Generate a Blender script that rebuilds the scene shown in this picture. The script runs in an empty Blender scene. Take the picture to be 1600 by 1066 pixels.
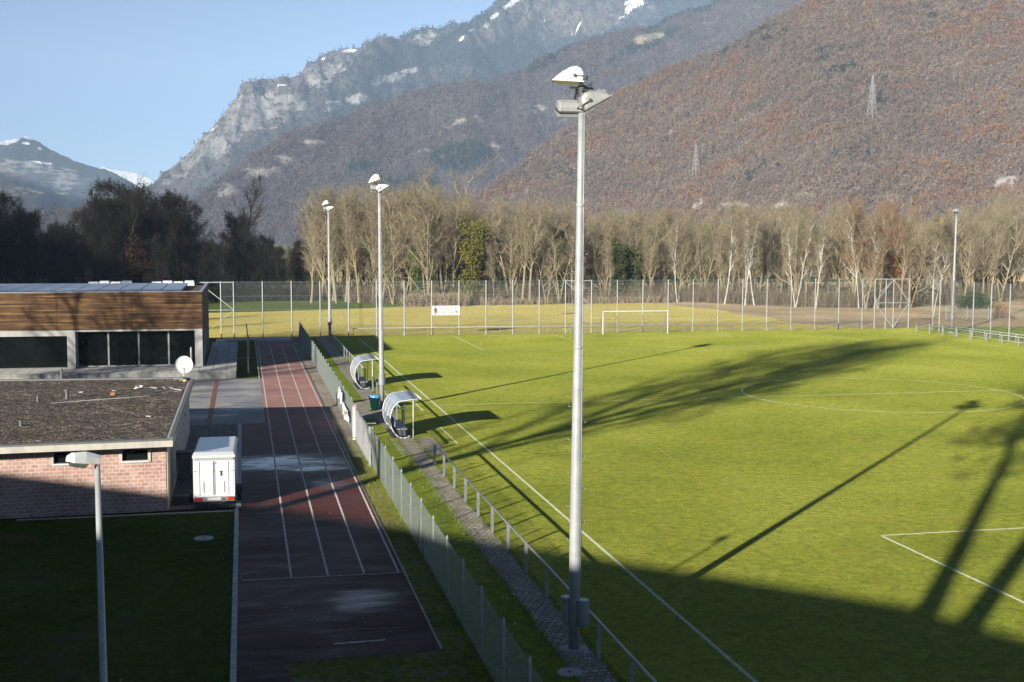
SKY_STRENGTH = 0.058
SUN_STRENGTH = 5.0
EXPOSURE = 1.08
HAZE = 0.86e-4
K = 0.78
PITCH_COLS = ((.235,.29,.040),(.33,.38,.053),(.41,.44,.068),(.49,.49,.10))
SEED = 33
import bpy, bmesh, math, random
import numpy as np
from mathutils import Vector, Matrix, Quaternion
random.seed(7)
rng = np.random.default_rng(11)
scn = bpy.context.scene
COL = scn.collection
rad = math.radians
PI = math.pi

# ------------------------------------------------------------------ camera
CAM = Vector((-11.688, -129.061, 10.433))
FPX, PITCH, YAW, ROLL = 1925.29, 0.0831529, 0.2147132, 0.0027106
Fv = Vector((math.sin(YAW)*math.cos(PITCH), math.cos(YAW)*math.cos(PITCH), -math.sin(PITCH)))
R0 = Vector((math.cos(YAW), -math.sin(YAW), 0))
U0 = R0.cross(Fv)
Rv = R0*math.cos(ROLL)+U0*math.sin(ROLL)
Uv = -R0*math.sin(ROLL)+U0*math.cos(ROLL)
cam_d = bpy.data.cameras.new('camera')
cam_d.sensor_width = 36; cam_d.lens = FPX/1600*36
cam_d.clip_start = 0.1; cam_d.clip_end = 40000
cam = bpy.data.objects.new('camera', cam_d); COL.objects.link(cam)
M = Matrix((Rv, Uv, -Fv)).transposed().to_4x4(); M.translation = CAM
cam.matrix_world = M
scn.camera = cam

def bearing(u, v=368):
    "compass bearing and rise of a sight line seen from the viewpoint"
    d = Fv*FPX + Rv*(u-800) - Uv*(v-533)
    return math.atan2(d.x, d.y), d.z/math.hypot(d.x, d.y)
def along(u, Y):
    "x of the sight line with that bearing at northing Y"
    return CAM.x + (Y-CAM.y)*math.tan(bearing(u)[0])

# ------------------------------------------------------------------ light
SUN_AZ, SUN_EL = rad(42.6), rad(14.4)
world = bpy.data.worlds.new('World'); scn.world = world; world.use_nodes = True
wn = world.node_tree
sky = wn.nodes.new('ShaderNodeTexSky'); sky.sky_type = 'NISHITA'; sky.sun_disc = False
sky.sun_elevation = SUN_EL; sky.sun_rotation = SUN_AZ+PI; sky.altitude = 100
sky.air_density = 0.55; sky.dust_density = 0.0; sky.ozone_density = 2.2
wn.links.new(sky.outputs[0], wn.nodes['Background'].inputs[0])
wn.nodes['Background'].inputs[1].default_value = SKY_STRENGTH
sd = bpy.data.lights.new('sun', 'SUN'); sd.energy = SUN_STRENGTH; sd.angle = rad(0.55); sd.color = (1.0, 0.93, 0.82)
so = bpy.data.objects.new('sun', sd); COL.objects.link(so)
Sdir = Vector((math.sin(SUN_AZ)*math.cos(SUN_EL), math.cos(SUN_AZ)*math.cos(SUN_EL), -math.sin(SUN_EL)))
so.rotation_euler = Sdir.to_track_quat('-Z', 'Y').to_euler(); so.location = (-60, -60, 60)
scn.view_settings.view_transform = 'Standard'; scn.view_settings.look = 'None'
scn.view_settings.gamma = 1.0; scn.view_settings.exposure = EXPOSURE
scn.cycles.use_denoising = True
scn.cycles.max_bounces = 6; scn.cycles.transparent_max_bounces = 12; scn.cycles.diffuse_bounces = 2

# ------------------------------------------------------------------ materials
def G(v): return (v/K,)*3
class NT:
    def __init__(s, name):
        s.m = bpy.data.materials.new(name); s.m.use_nodes = True
        s.t = s.m.node_tree; s.p = s.t.nodes['Principled BSDF']
        s.co = s.t.nodes.new('ShaderNodeTexCoord')
    def lk(s, a, b): s.t.links.new(a, b)
    def setv(s, sock, v):
        if hasattr(v, 'is_linked') or hasattr(v, 'links'): s.lk(v, sock)
        elif isinstance(v, (tuple, list)): sock.default_value = (*[q*K for q in v], 1) if len(v) == 3 and len(sock.default_value) == 4 else v
        else: sock.default_value = v
    def map(s, scale=(1,1,1), rot=(0,0,0), src='Object'):
        n = s.t.nodes.new('ShaderNodeMapping'); n.inputs['Scale'].default_value = scale; n.inputs['Rotation'].default_value = rot
        s.lk(s.co.outputs[src], n.inputs[0]); return n.outputs[0]
    def noise(s, scale, detail=4, rough=.55, vec=None, dist=0):
        n = s.t.nodes.new('ShaderNodeTexNoise'); n.inputs['Scale'].default_value = scale; n.inputs['Detail'].default_value = detail
        n.inputs['Roughness'].default_value = rough; n.inputs['Distortion'].default_value = dist
        s.lk(vec or s.co.outputs['Object'], n.inputs['Vector']); return n.outputs[0]
    def voro(s, scale, vec=None, out='Color', feat='F1'):
        n = s.t.nodes.new('ShaderNodeTexVoronoi'); n.inputs['Scale'].default_value = scale; n.feature = feat
        s.lk(vec or s.co.outputs['Object'], n.inputs['Vector']); return n.outputs[out]
    def ramp(s, fac, stops, interp='LINEAR'):
        n = s.t.nodes.new('ShaderNodeValToRGB'); r = n.color_ramp; r.interpolation = interp
        while len(r.elements) < len(stops): r.elements.new(.5)
        for e, (pos, c) in zip(r.elements, stops):
            e.position = pos; e.color = (*[q*K for q in c], 1) if isinstance(c, (tuple, list)) else (c, c, c, 1)
        s.lk(fac, n.inputs[0]); return n.outputs[0]
    def mix(s, fac, a, b, mode='MIX'):
        n = s.t.nodes.new('ShaderNodeMix'); n.data_type = 'RGBA'; n.blend_type = mode
        s.setv(n.inputs[0], fac); s.setv(n.inputs[6], a); s.setv(n.inputs[7], b); return n.outputs[2]
    def math(s, op, a, b=0.0, clamp=False):
        n = s.t.nodes.new('ShaderNodeMath'); n.operation = op; n.use_clamp = clamp
        s.setv(n.inputs[0], a); s.setv(n.inputs[1], b); return n.outputs[0]
    def attr(s, name):
        n = s.t.nodes.new('ShaderNodeAttribute'); n.attribute_name = name; return n.outputs['Color']
    def bump(s, h, strength=.5, dist=.05):
        n = s.t.nodes.new('ShaderNodeBump'); n.inputs['Strength'].default_value = strength; n.inputs['Distance'].default_value = dist
        s.lk(h, n.inputs['Height']); s.lk(n.outputs[0], s.p.inputs['Normal']); return n.outputs[0]
    def done(s, col, rough=.6, metal=0.0, spec=.5, drough=0.0):
        s.setv(s.p.inputs['Base Color'], col); s.setv(s.p.inputs['Roughness'], rough); s.setv(s.p.inputs['Metallic'], metal)
        s.setv(s.p.inputs['Specular IOR Level'], spec)
        if drough and 'Diffuse Roughness' in s.p.inputs: s.p.inputs['Diffuse Roughness'].default_value = drough
        return s.m

def simple(name, c, rough=.55, metal=0.0, var=.12, scale=3.0, spec=.5, drough=0.0, stain=None):
    n = NT(name)
    f = n.noise(scale, 5, .6)
    lo = tuple(x*(1-var) for x in c); hi = tuple(min(1, x*(1+var)) for x in c)
    col = n.ramp(f, [(.3, lo), (.7, hi)])
    if stain:
        g = n.ramp(n.noise(scale*.35, 6, .7, n.map((1, 1, .25))), [(.52, 0.0), (.7, 1.0)])
        col = n.mix(g, col, stain)
    return n.done(col, rough, metal, spec, drough)

MT = {}
MT['galv'] = simple('galvanised_steel', (.33,.35,.36), .45, .35, .14, 2.0, stain=(.22,.22,.21))
MT['galv_light'] = simple('pale_galvanised_steel', (.38,.395,.395), .5, .1, .16, 2.6, stain=(.25,.26,.255))
MT['white_paint'] = simple('white_paint', (.72,.73,.72), .4, 0, .05, 2.0, stain=(.55,.55,.52))
MT['white_gloss'] = simple('white_gloss_panel', (.74,.75,.75), .3, 0, .03, 1.0)
MT['lamp_shell'] = simple('lamp_shell', (.38,.39,.37), .4, .2, .12, 6.0, stain=(.3,.3,.27))
MT['lamp_white'] = simple('lamp_white_shell', (.8,.8,.77), .4, 0, .06, 6.0, stain=(.55,.55,.5))
MT['black'] = simple('black_plastic', (.02,.02,.022), .5, 0, .3, 5)
MT['rubber'] = simple('tyre_rubber', (.018,.018,.018), .8, 0, .3, 8)
MT['dark_metal'] = simple('dark_bracket_metal', (.09,.09,.09), .5, .5, .3, 8)
MT['concrete'] = simple('concrete', (.36,.36,.34), .9, 0, .18, 2.5, stain=(.22,.22,.2), drough=.6)
MT['concrete_frame'] = simple('pale_concrete_frame', (.42,.42,.4), .85, 0, .12, 1.5, stain=(.28,.28,.26))
MT['cream'] = simple('cream_render', (.5,.45,.36), .85, 0, .08, 1.5)
MT['fascia'] = simple('cream_fascia', (.52,.5,.43), .7, 0, .1, 3, stain=(.4,.38,.32))
MT['grey_edge'] = simple('grey_roof_edging', (.16,.165,.155), .6, .2, .12, 3)
MT['red_plastic'] = simple('red_lamp_plastic', (.55,.02,.02), .25, 0, .1, 8)
MT['red_paint'] = simple('red_paint', (.55,.08,.05), .5, 0, .2, 8)
MT['orange_plastic'] = simple('orange_lamp_plastic', (.75,.25,.02), .3, 0, .1, 8)
MT['faded_red'] = simple('faded_red_paint', (.5,.3,.27), .6, 0, .25, 8)
MT['green_plastic'] = simple('green_bin_plastic', (.05,.5,.12), .4, 0, .1, 6)
MT['blue_bag'] = simple('blue_bin_bag', (.15,.45,.72), .35, 0, .2, 12)
MT['plate'] = simple('number_plate', (.7,.7,.68), .4, 0, .05, 9)
MT['seat'] = simple('grey_bench_board', (.36,.36,.38), .6, 0, .12, 4)
MT['dark_seat'] = simple('dark_bench_box', (.08,.08,.09), .6, 0, .2, 4)
MT['banner'] = simple('white_banner', (.78,.78,.77), .6, 0, .05, 1.2)
MT['ink'] = simple('faded_dark_ink', (.16,.14,.15), .7, 0, .3, 12)
MT['maroon'] = simple('maroon_ink', (.28,.06,.08), .7, 0, .3, 12)
MT['slate'] = simple('grey_ink', (.25,.27,.3), .7, 0, .3, 12)
MT['dish'] = simple('dish_white', (.78,.79,.77), .45, 0, .03, 3)
MT['cable'] = simple('white_cable', (.55,.54,.5), .6, 0, .1, 6)
MT['dark_wall'] = simple('dark_side_cladding', (.045,.036,.032), .8, 0, .3, 2)
MT['steel_sheet'] = simple('roof_sheet_metal', (.42,.45,.5), .35, .5, .06, 1)
MT['skylight'] = simple('skylight_white', (.7,.73,.78), .35, 0, .04, 1)
MT['green_hut'] = simple('green_sheet', (.05,.3,.24), .5, 0, .12, 1)
MT['grey_hut'] = simple('grey_sheet', (.35,.38,.4), .5, 0, .12, 1)
MT['yellow_sheet'] = simple('yellow_paint', (.65,.42,.04), .5, 0, .12, 1)
MT['wood_post'] = simple('weathered_wood_pole', (.34,.29,.2), .85, 0, .2, 2)
MT['pylon'] = simple('pylon_steel', (.42,.42,.4), .6, .2, .1, .2)
MT['mesh_green'] = simple('green_coated_wire', (.27,.31,.28), .55, .1, .15, 3)
MT['mesh_grey'] = simple('grey_net_wire', (.17,.21,.19), .6, .2, .12, 3)
MT['blind'] = simple('pale_interior', (.16,.17,.17), .8, 0, .2, 1)

def m_glass():
    n = NT('dark_window_glass'); f = n.noise(.5, 3)
    return n.done(n.ramp(f, [(.3,(.004,.006,.006)),(.7,(.01,.014,.013))]), .05, 0, .28)
MT['glass'] = m_glass()
def m_lens():
    n = NT('lamp_lens_glass'); f = n.noise(9, 3)
    return n.done(n.ramp(f, [(.3,(.08,.085,.07)),(.7,(.15,.155,.13))]), .12, 0, .6)
MT['lens'] = m_lens()
def m_poly():
    n = NT('pale_polycarbonate'); f = n.noise(2.5, 5)
    c = n.ramp(f, [(.3,(.48,.55,.64)),(.7,(.62,.69,.77))])
    n.p.inputs['Transmission Weight'].default_value = .25
    return n.done(c, .22, 0, .5)
MT['poly'] = m_poly()
def m_grass(name, cols, patch=None, scale=1.0, drough=1.0, bumpd=.09):
    n = NT(name)
    a = n.noise(.09*scale, 6, .62); b = n.noise(1.7*scale, 6, .7); c = n.noise(17*scale, 4, .75)
    f = n.math('ADD', n.math('MULTIPLY', a, .45), n.math('ADD', n.math('MULTIPLY', b, .35), n.math('MULTIPLY', c, .20)))
    col = n.ramp(f, [(.38, cols[0]), (.47, cols[1]), (.54, cols[2]), (.63, cols[3])])
    # tufts: clumps half a metre across and finer, each with its own tone
    t1 = n.ramp(n.noise(3.1*scale, 5, .75, n.map((1,1,1)), .4), [(.3, .62), (.5, 1.0), (.72, 1.3)])
    t2 = n.ramp(n.noise(11*scale, 3, .8), [(.28, .66), (.5, 1.0), (.74, 1.3)])
    col = n.mix(1.0, n.mix(1.0, col, t1, 'MULTIPLY'), t2, 'MULTIPLY')
    if patch:
        g = n.ramp(n.noise(patch[1], 7, .72), [(patch[2], 0.0), (patch[2]+.09, 1.0)])
        col = n.mix(n.math('MULTIPLY', g, patch[3]), col, patch[0])
    n.bump(n.math('ADD', n.noise(26*scale, 3, .8), n.math('MULTIPLY', n.noise(4*scale, 5, .7), 1.6)), 1.0, bumpd)
    return n.done(col, .95, 0, .02, drough)
MT['pitch'] = m_grass('pitch_grass', PITCH_COLS, ((.36,.33,.07), .23, .56, .45), 1.0)
MT['lawn'] = m_grass('lawn_grass', ((.05,.085,.012),(.075,.12,.018),(.105,.15,.026),(.15,.18,.045)), ((.17,.13,.075), .33, .53, .7))  # tones lowered because the lawn lies in shade
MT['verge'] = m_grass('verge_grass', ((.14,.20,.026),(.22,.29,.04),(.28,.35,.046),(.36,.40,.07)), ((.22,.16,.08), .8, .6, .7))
MT['moss'] = m_grass('mossy_gravel', ((.12,.11,.045),(.24,.25,.05),(.38,.36,.09),(.42,.38,.2)), ((.36,.31,.24), 1.3, .53, .8), 2.0)
MT['gravel_strip'] = m_grass('pale_gravel', ((.26,.22,.17),(.38,.33,.26),(.47,.41,.33),(.54,.48,.4)), ((.14,.16,.04), .9, .55, .7), 2.2)
MT['field'] = m_grass('dry_yellow_grass', ((.42,.35,.09),(.51,.43,.115),(.58,.49,.14),(.64,.55,.175)), ((.36,.37,.075), .05, .56, .5), .6)
MT['leaf'] = m_grass('leaf_litter', ((.27,.2,.115),(.38,.29,.17),(.48,.37,.22),(.56,.44,.28)), ((.42,.23,.09), .12, .58, .8), 1.0)
MT['ground'] = m_grass('rough_ground', ((.06,.06,.025),(.09,.09,.035),(.12,.11,.05),(.16,.14,.07)), None, .5)

def m_track():
    n = NT('rubber_track')
    a = n.noise(.35, 6, .65); b = n.noise(38, 3, .7); d = n.noise(2.2, 6, .7)
    f = n.math('ADD', n.math('MULTIPLY', a, .5), n.math('ADD', n.math('MULTIPLY', b, .25), n.math('MULTIPLY', d, .25)))
    col = n.ramp(f, [(.36,(.15,.085,.075)),(.5,(.215,.122,.106)),(.62,(.27,.16,.14))])
    # water films lie where the surface sags, along and across the lanes
    sep = n.t.nodes.new('ShaderNodeSeparateXYZ'); n.lk(n.co.outputs['Object'], sep.inputs[0])
    def blob(cx, cy, rx, ry):
        x = n.math('DIVIDE', n.math('SUBTRACT', sep.outputs[0], cx), rx); y = n.math('DIVIDE', n.math('SUBTRACT', sep.outputs[1], cy), ry)
        r2 = n.math('ADD', n.math('MULTIPLY', x, x), n.math('MULTIPLY', y, y))
        return n.math('SUBTRACT', 1.0, r2, True)
    w = n.math('MULTIPLY', blob(-10.2, -71.3, 3.9, 2.8), 1.3)
    for t in ((-8.4,-72.8,2.0,1.6), (-8.4,-94.1,1.3,1.5), (-8.2,-77.0,1.2,1.6)):
        w = n.math('MAXIMUM', w, n.math('MULTIPLY', blob(*t), 1.25 if t[1] > -75 else .72))
    nz = n.noise(.95, 4.5, .6, n.map((.36, 1.7, 1)), 1.0)
    wet = n.ramp(n.math('MULTIPLY', n.math('ADD', n.math('MULTIPLY', w, .55), n.math('MULTIPLY', nz, 1.5)), .55), [(.38, 0.0), (.52, .10), (.66, .45), (.82, .95)], 'EASE')
    # near half of the track: wet, with the shade over it deepened in colour
    soak_shade = n.ramp(n.math('ADD', n.math('MULTIPLY', n.math('ADD', sep.outputs[1], 66.0), -.045), n.math('MULTIPLY', n.noise(.4, 5, .65, n.map((.7,1.3,1))), .9)), [(.3, 0.0), (.75, 1.0)])
    col = n.mix(soak_shade, col, n.mix(f, (.032,.010,.007), (.082,.031,.025)))
    damp = n.ramp(n.noise(.22, 5, .6, n.map((.6, 1, 1))), [(.4, 0.0), (.62, 1.0)])
    col = n.mix(n.math('MULTIPLY', wet, .6), col, (.02,.015,.016))
    rough = n.mix(wet, n.mix(soak_shade, G(.7), n.mix(damp, G(.6), G(.45))), G(.11))
    h = n.mix(wet, n.noise(60, 3, .7), G(.5))
    n.bump(h, .35, .01)
    return n.done(col, rough, 0, n.math('ADD', n.math('MULTIPLY', wet, .22), .03), .8)
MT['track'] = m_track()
def m_asphalt():
    n = NT('asphalt')
    f = n.math('ADD', n.math('MULTIPLY', n.noise(.5, 6, .65), .6), n.math('MULTIPLY', n.noise(45, 3, .7), .4))
    col = n.ramp(f, [(.36,(.13,.135,.14)),(.5,(.2,.2,.195)),(.64,(.28,.27,.25))])
    st = n.ramp(n.noise(.32, 6, .6, n.map((.5, 1.5, 1))), [(.48, 0.0), (.56, 1.0)])
    col = n.mix(n.math('MULTIPLY', st, .8), col, (.085,.088,.095))
    n.bump(n.noise(60, 3, .7), .4, .01)
    return n.done(col, n.mix(st, G(.8), G(.4)), 0, .4, .6)
MT['asphalt'] = m_asphalt()
def m_brick(name, c1, c2, mortar, sx, bw, rh, ms, rot=(0,0,0), rough=.85, var=.5, moss=None, drough=0.0, off=.5):
    n = NT(name)
    b = n.t.nodes.new('ShaderNodeTexBrick'); b.offset = off
    b.inputs['Scale'].default_value = sx; b.inputs['Brick Width'].default_value = bw; b.inputs['Row Height'].default_value = rh
    b.inputs['Mortar Size'].default_value = ms; b.inputs['Mortar Smooth'].default_value = .1; b.inputs['Bias'].default_value = 0
    n.setv(b.inputs['Color1'], c1); n.setv(b.inputs['Color2'], c2); n.setv(b.inputs['Mortar'], mortar)
    n.lk(n.map((1,1,1), rot), b.inputs['Vector'])
    g = n.ramp(n.noise(6, 6, .7), [(.25, 1-var), (.75, 1+var*.4)])
    col = n.mix(1.0, b.outputs[0], g, 'MULTIPLY')
    g3 = n.ramp(n.noise(.9, 6, .7, n.map((1.3,1.3,.5))), [(.3, .72), (.6, 1.1)]); col = n.mix(1.0, col, g3, 'MULTIPLY')
    if moss:
        mk = n.ramp(n.noise(moss[1], 6, .7), [(moss[2], 0.0), (moss[2]+.1, 1.0)])
        col = n.mix(n.math('MULTIPLY', mk, moss[3]), col, moss[0])
    n.bump(n.math('SUBTRACT', 1.0, b.outputs['Fac']), .5, .012)
    return n.done(col, rough, 0, .3, drough)
MT['brick'] = m_brick('pink_brick', (.44,.245,.20), (.56,.36,.30), (.62,.54,.47), 1, .262, .142, .013, (PI/2,0,0), var=.28)
MT['paver'] = m_brick('grey_paver', (.25,.225,.19), (.40,.36,.30), (.09,.085,.05), 1, .22, .22, .018, (0,0,.0), moss=((.15,.15,.05), 1.1, .5, .75), drough=.8)
MT['slab'] = m_brick('terrace_slab', (.34,.33,.31), (.43,.42,.39), (.1,.1,.1), 1, 1.0, 1.6, .022, (0,0,0), off=0.0, var=.2, drough=.6)
MT['yard_paver'] = m_brick('dark_yard_paver', (.12,.12,.125), (.19,.185,.18), (.05,.05,.05), 1, .4, .4, .015, (0,0,0), drough=.6, off=0.0)
def m_wood():
    n = NT('brown_board_cladding')
    sep = n.t.nodes.new('ShaderNodeSeparateXYZ'); n.lk(n.co.outputs['Object'], sep.inputs[0])
    row = n.math('FLOOR', n.math('DIVIDE', sep.outputs[2], .115))
    cmb = n.t.nodes.new('ShaderNodeCombineXYZ'); n.lk(n.math('MULTIPLY', sep.outputs[0], .22), cmb.inputs[0]); n.lk(n.math('MULTIPLY', row, 7.31), cmb.inputs[1])
    f1 = n.noise(1.0, 2, .5, cmb.outputs[0]); f2 = n.noise(1.0, 6, .7, n.map((1.4, 1, 26))); f3 = n.noise(.55, 5, .65, n.map((1,1,1.4)))
    f = n.math('ADD', n.math('MULTIPLY', f1, .46), n.math('ADD', n.math('MULTIPLY', f2, .3), n.math('MULTIPLY', f3, .24)))
    col = n.ramp(f, [(.34,(.018,.009,.005)),(.45,(.07,.034,.014)),(.54,(.15,.077,.03)),(.64,(.32,.19,.085))])
    fr = n.math('FRACT', n.math('DIVIDE', sep.outputs[2], .115))
    gap = n.math('LESS_THAN', fr, .1); col = n.mix(gap, col, (.02,.011,.007))
    seam = n.math('LESS_THAN', n.math('FRACT', n.math('DIVIDE', n.math('ADD', sep.outputs[0], 14.6), 5.35)), .006)
    col = n.mix(seam, col, (.015,.01,.007))
    n.bump(n.math('SUBTRACT', 1.0, gap), .6, .02)
    return n.done(col, .75, 0, .3)
MT['wood'] = m_wood()
def m_gravel():
    n = NT('roof_gravel')
    v = n.voro(8.5, n.map((1,1,1))); b = n.noise(.7, 6, .65); g = n.noise(40, 2, .6)
    s = n.t.nodes.new('ShaderNodeSeparateColor'); n.lk(v, s.inputs[0])
    f = n.math('ADD', n.math('MULTIPLY', s.outputs[0], .62), n.math('MULTIPLY', b, .38))
    col = n.ramp(f, [(.2,(.022,.019,.016)),(.45,(.06,.05,.04)),(.63,(.13,.10,.075)),(.78,(.24,.19,.145)),(.88,(.5,.45,.38))])
    mo = n.ramp(n.noise(.45, 6, .7), [(.5,0.0),(.6,1.0)]); col = n.mix(n.math('MULTIPLY', mo, .45), col, (.06,.055,.035))
    n.bump(n.voro(8.5, None, 'Distance'), .9, .05)
    return n.done(col, .95, 0, .2, .7)
MT['gravel'] = m_gravel()
def m_panel():
    n = NT('solar_panel_face')
    b = n.t.nodes.new('ShaderNodeTexBrick'); b.offset = 0; b.inputs['Scale'].default_value = 1; b.inputs['Brick Width'].default_value = .16; b.inputs['Row Height'].default_value = .16; b.inputs['Mortar Size'].default_value = .004
    n.setv(b.inputs['Color1'], (.02,.025,.045)); n.setv(b.inputs['Color2'], (.025,.03,.055)); n.setv(b.inputs['Mortar'], (.2,.22,.25))
    n.lk(n.co.outputs['Object'], b.inputs['Vector'])
    return n.done(b.outputs[0], .22, 0, .6)
MT['panel'] = m_panel()
def m_line(name, c=(.72,.73,.68), wear=.47, back=None):
    n = NT(name)
    f = n.ramp(n.noise(5.5, 6, .75), [(wear-.12, 1.0), (wear+.12, 0.0)])
    col = n.mix(n.math('MULTIPLY', f, .75), c, back or (.22,.25,.06))
    return n.done(col, .8, 0, .2, .6)
MT['chalk'] = m_line('chalk_line', (.54,.56,.44), .50)
MT['chalk_faint'] = m_line('worn_chalk_line', (.55,.58,.38), .52, (.34,.36,.1))
MT['redline'] = m_line('worn_red_line', (.22,.105,.035), .6, (.27,.27,.045))
MT['track_line'] = m_line('track_line_paint', (.52,.5,.48), .46, (.2,.1,.08))
MT['kerb_white'] = m_line('pale_kerb_paint', (.5,.5,.48), .48, (.2,.19,.17))
def m_bark(name, lo, hi, scale=4, birch=False):
    n = NT(name)
    col = n.ramp(n.noise(scale, 5, .7, n.map((1,1,.35))), [(.3, lo), (.7, hi)])
    if birch:
        k = n.ramp(n.noise(3.0, 4, .7, n.map((.5,.5,2.2))), [(.56,0.0),(.64,1.0)]); col = n.mix(k, col, (.06,.05,.045))
    return n.done(col, .9, 0, .15, .5)
MT['bark'] = m_bark('pale_brown_bark', (.25,.21,.125), (.46,.39,.25))
MT['bark_dark'] = m_bark('dark_bark', (.025,.02,.015), (.06,.048,.035))  # for the far-left trees, ridge shade put into the tone
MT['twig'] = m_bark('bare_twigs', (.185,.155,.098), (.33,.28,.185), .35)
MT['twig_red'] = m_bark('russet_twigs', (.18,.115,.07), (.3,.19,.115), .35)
MT['twig_shaded'] = m_bark('shaded_twigs', (.014,.012,.010), (.034,.028,.022), .35)  # much darker copy of the twigs, ridge shade put into the colour
MT['birch'] = m_bark('white_birch_bark', (.56,.54,.48), (.74,.72,.66), 4, True)
MT['leaf_green'] = m_bark('dark_green_leaves', (.025,.045,.012), (.075,.11,.03), .8)
MT['leaf_ivy'] = m_bark('ivy_leaves', (.05,.075,.02), (.15,.19,.06), .8)
MT['leaf_yellow'] = m_bark('yellow_green_leaves', (.09,.095,.02), (.24,.22,.045), .8)
MT['leaf_rust'] = m_bark('rust_leaves', (.2,.085,.03), (.4,.19,.07), .8)
MT['leaf_brown'] = m_bark('brown_scrub', (.13,.095,.055), (.3,.22,.14), .5)
MT['leaf_shaded'] = m_bark('shaded_russet_leaves', (.025,.013,.007), (.055,.027,.013), .8)  # rust leaves darkened, the larch's shade put into the colour
MT['twig_back'] = m_bark('deep_wood_twigs', (.11,.092,.062), (.2,.168,.115), .1)
MT['reed'] = m_bark('dry_reeds', (.3,.22,.14), (.5,.39,.26), .5)

# ------------------------------------------------------------------ mesh helpers
class MB:
    def __init__(s): s.v = []; s.f = []
    def add(s, vs, fs):
        b = len(s.v); s.v += [tuple(x) for x in vs]; s.f += [tuple(i+b for i in f) for f in fs]; return s
    def box(s, x0, x1, y0, y1, z0, z1):
        return s.add([(x0,y0,z0),(x1,y0,z0),(x1,y1,z0),(x0,y1,z0),(x0,y0,z1),(x1,y0,z1),(x1,y1,z1),(x0,y1,z1)],
                     [(0,3,2,1),(4,5,6,7),(0,1,5,4),(1,2,6,5),(2,3,7,6),(3,0,4,7)])
    def obox(s, c, ax, ay, az):
        c, ax, ay, az = map(Vector, (c, ax, ay, az))
        return s.add([c-ax-ay-az, c+ax-ay-az, c+ax+ay-az, c-ax+ay-az, c-ax-ay+az, c+ax-ay+az, c+ax+ay+az, c-ax+ay+az],
                     [(0,3,2,1),(4,5,6,7),(0,1,5,4),(1,2,6,5),(2,3,7,6),(3,0,4,7)])
    def bar(s, a, b, w, h=None, up=(0,0,1)):
        a, b = Vector(a), Vector(b); d = b-a
        if d.length < 1e-6: return s
        t = d.normalized(); u = Vector(up)
        if abs(t.dot(u)) > .98: u = Vector((1,0,0))
        x = t.cross(u).normalized(); y = x.cross(t)
        return s.obox((a+b)/2, d/2, x*w/2, y*(h or w)/2)
    def tube(s, pts, r, n=8, cap=True):
        pts = [Vector(p) for p in pts]; rs = r if isinstance(r, (list, tuple)) else [r]*len(pts)
        b = len(s.v); prev = None
        for i, p in enumerate(pts):
            t = (pts[min(i+1, len(pts)-1)]-pts[max(i-1, 0)])
            t = t.normalized() if t.length > 1e-9 else Vector((0,0,1))
            if prev is None:
                a = Vector((0,0,1)) if abs(t.z) < .9 else Vector((1,0,0)); x = t.cross(a).normalized()
            else:
                x = prev - t*prev.dot(t); x = x.normalized() if x.length > 1e-6 else t.orthogonal().normalized()
            prev = x; y = t.cross(x)
            for k in range(n):
                an = 2*PI*k/n; s.v.append(tuple(p + (x*math.cos(an)+y*math.sin(an))*rs[i]))
        for i in range(len(pts)-1):
            for k in range(n):
                k2 = (k+1) % n; s.f.append((b+i*n+k, b+i*n+k2, b+(i+1)*n+k2, b+(i+1)*n+k))
        if cap and n > 2:
            s.f.append(tuple(b+k for k in reversed(range(n)))); s.f.append(tuple(b+(len(pts)-1)*n+k for k in range(n)))
        return s
    def lathe(s, prof, c=(0,0,0), n=20, axis='Z'):
        b = len(s.v); c = Vector(c)
        for r, z in prof:
            for k in range(n):
                a = 2*PI*k/n
                p = (r*math.cos(a), r*math.sin(a), z)
                if axis == 'X': p = (z, p[0], p[1])
                elif axis == 'Y': p = (p[0], z, p[1])
                s.v.append(tuple(c+Vector(p)))
        for i in range(len(prof)-1):
            for k in range(n):
                k2 = (k+1) % n; s.f.append((b+i*n+k, b+i*n+k2, b+(i+1)*n+k2, b+(i+1)*n+k))
        s.f.append(tuple(b+k for k in reversed(range(n)))); s.f.append(tuple(b+(len(prof)-1)*n+k for k in range(n)))
        return s
    def extrude(s, prof, fn, a, b2):
        "closed 2-D outline carried from a to b2; fn(p, t) gives the point"
        n = len(prof); b = len(s.v)
        for t in (a, b2):
            for p in prof: s.v.append(tuple(fn(p, t)))
        for k in range(n):
            k2 = (k+1) % n; s.f.append((b+k, b+k2, b+n+k2, b+n+k))
        s.f.append(tuple(b+k for k in reversed(range(n)))); s.f.append(tuple(b+n+k for k in range(n)))
        return s
    def sheet(s, poly, z):
        b = len(s.v)
        for p in poly: s.v.append((p[0], p[1], z))
        s.f.append(tuple(b+k for k in range(len(poly)))); return s
    def build(s, name, m, parent=None, smooth=False, bevel=0):
        me = bpy.data.meshes.new(name); me.from_pydata(s.v, [], s.f)
        if bevel:
            bm = bmesh.new(); bm.from_mesh(me); bmesh.ops.remove_doubles(bm, verts=bm.verts, dist=1e-5)
            bmesh.ops.bevel(bm, geom=[e for e in bm.edges if e.is_manifold and e.calc_face_angle(0) > .5], offset=bevel, segments=2, profile=.5, affect='EDGES', clamp_overlap=True)
            bm.normal_update(); bm.to_mesh(me); bm.free()
        me.materials.append(MT[m] if isinstance(m, str) else m)
        if smooth: me.polygons.foreach_set('use_smooth', [True]*len(me.polygons))
        me.update()
        o = bpy.data.objects.new(name, me); COL.objects.link(o)
        if parent: o.parent = parent
        return o

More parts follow.
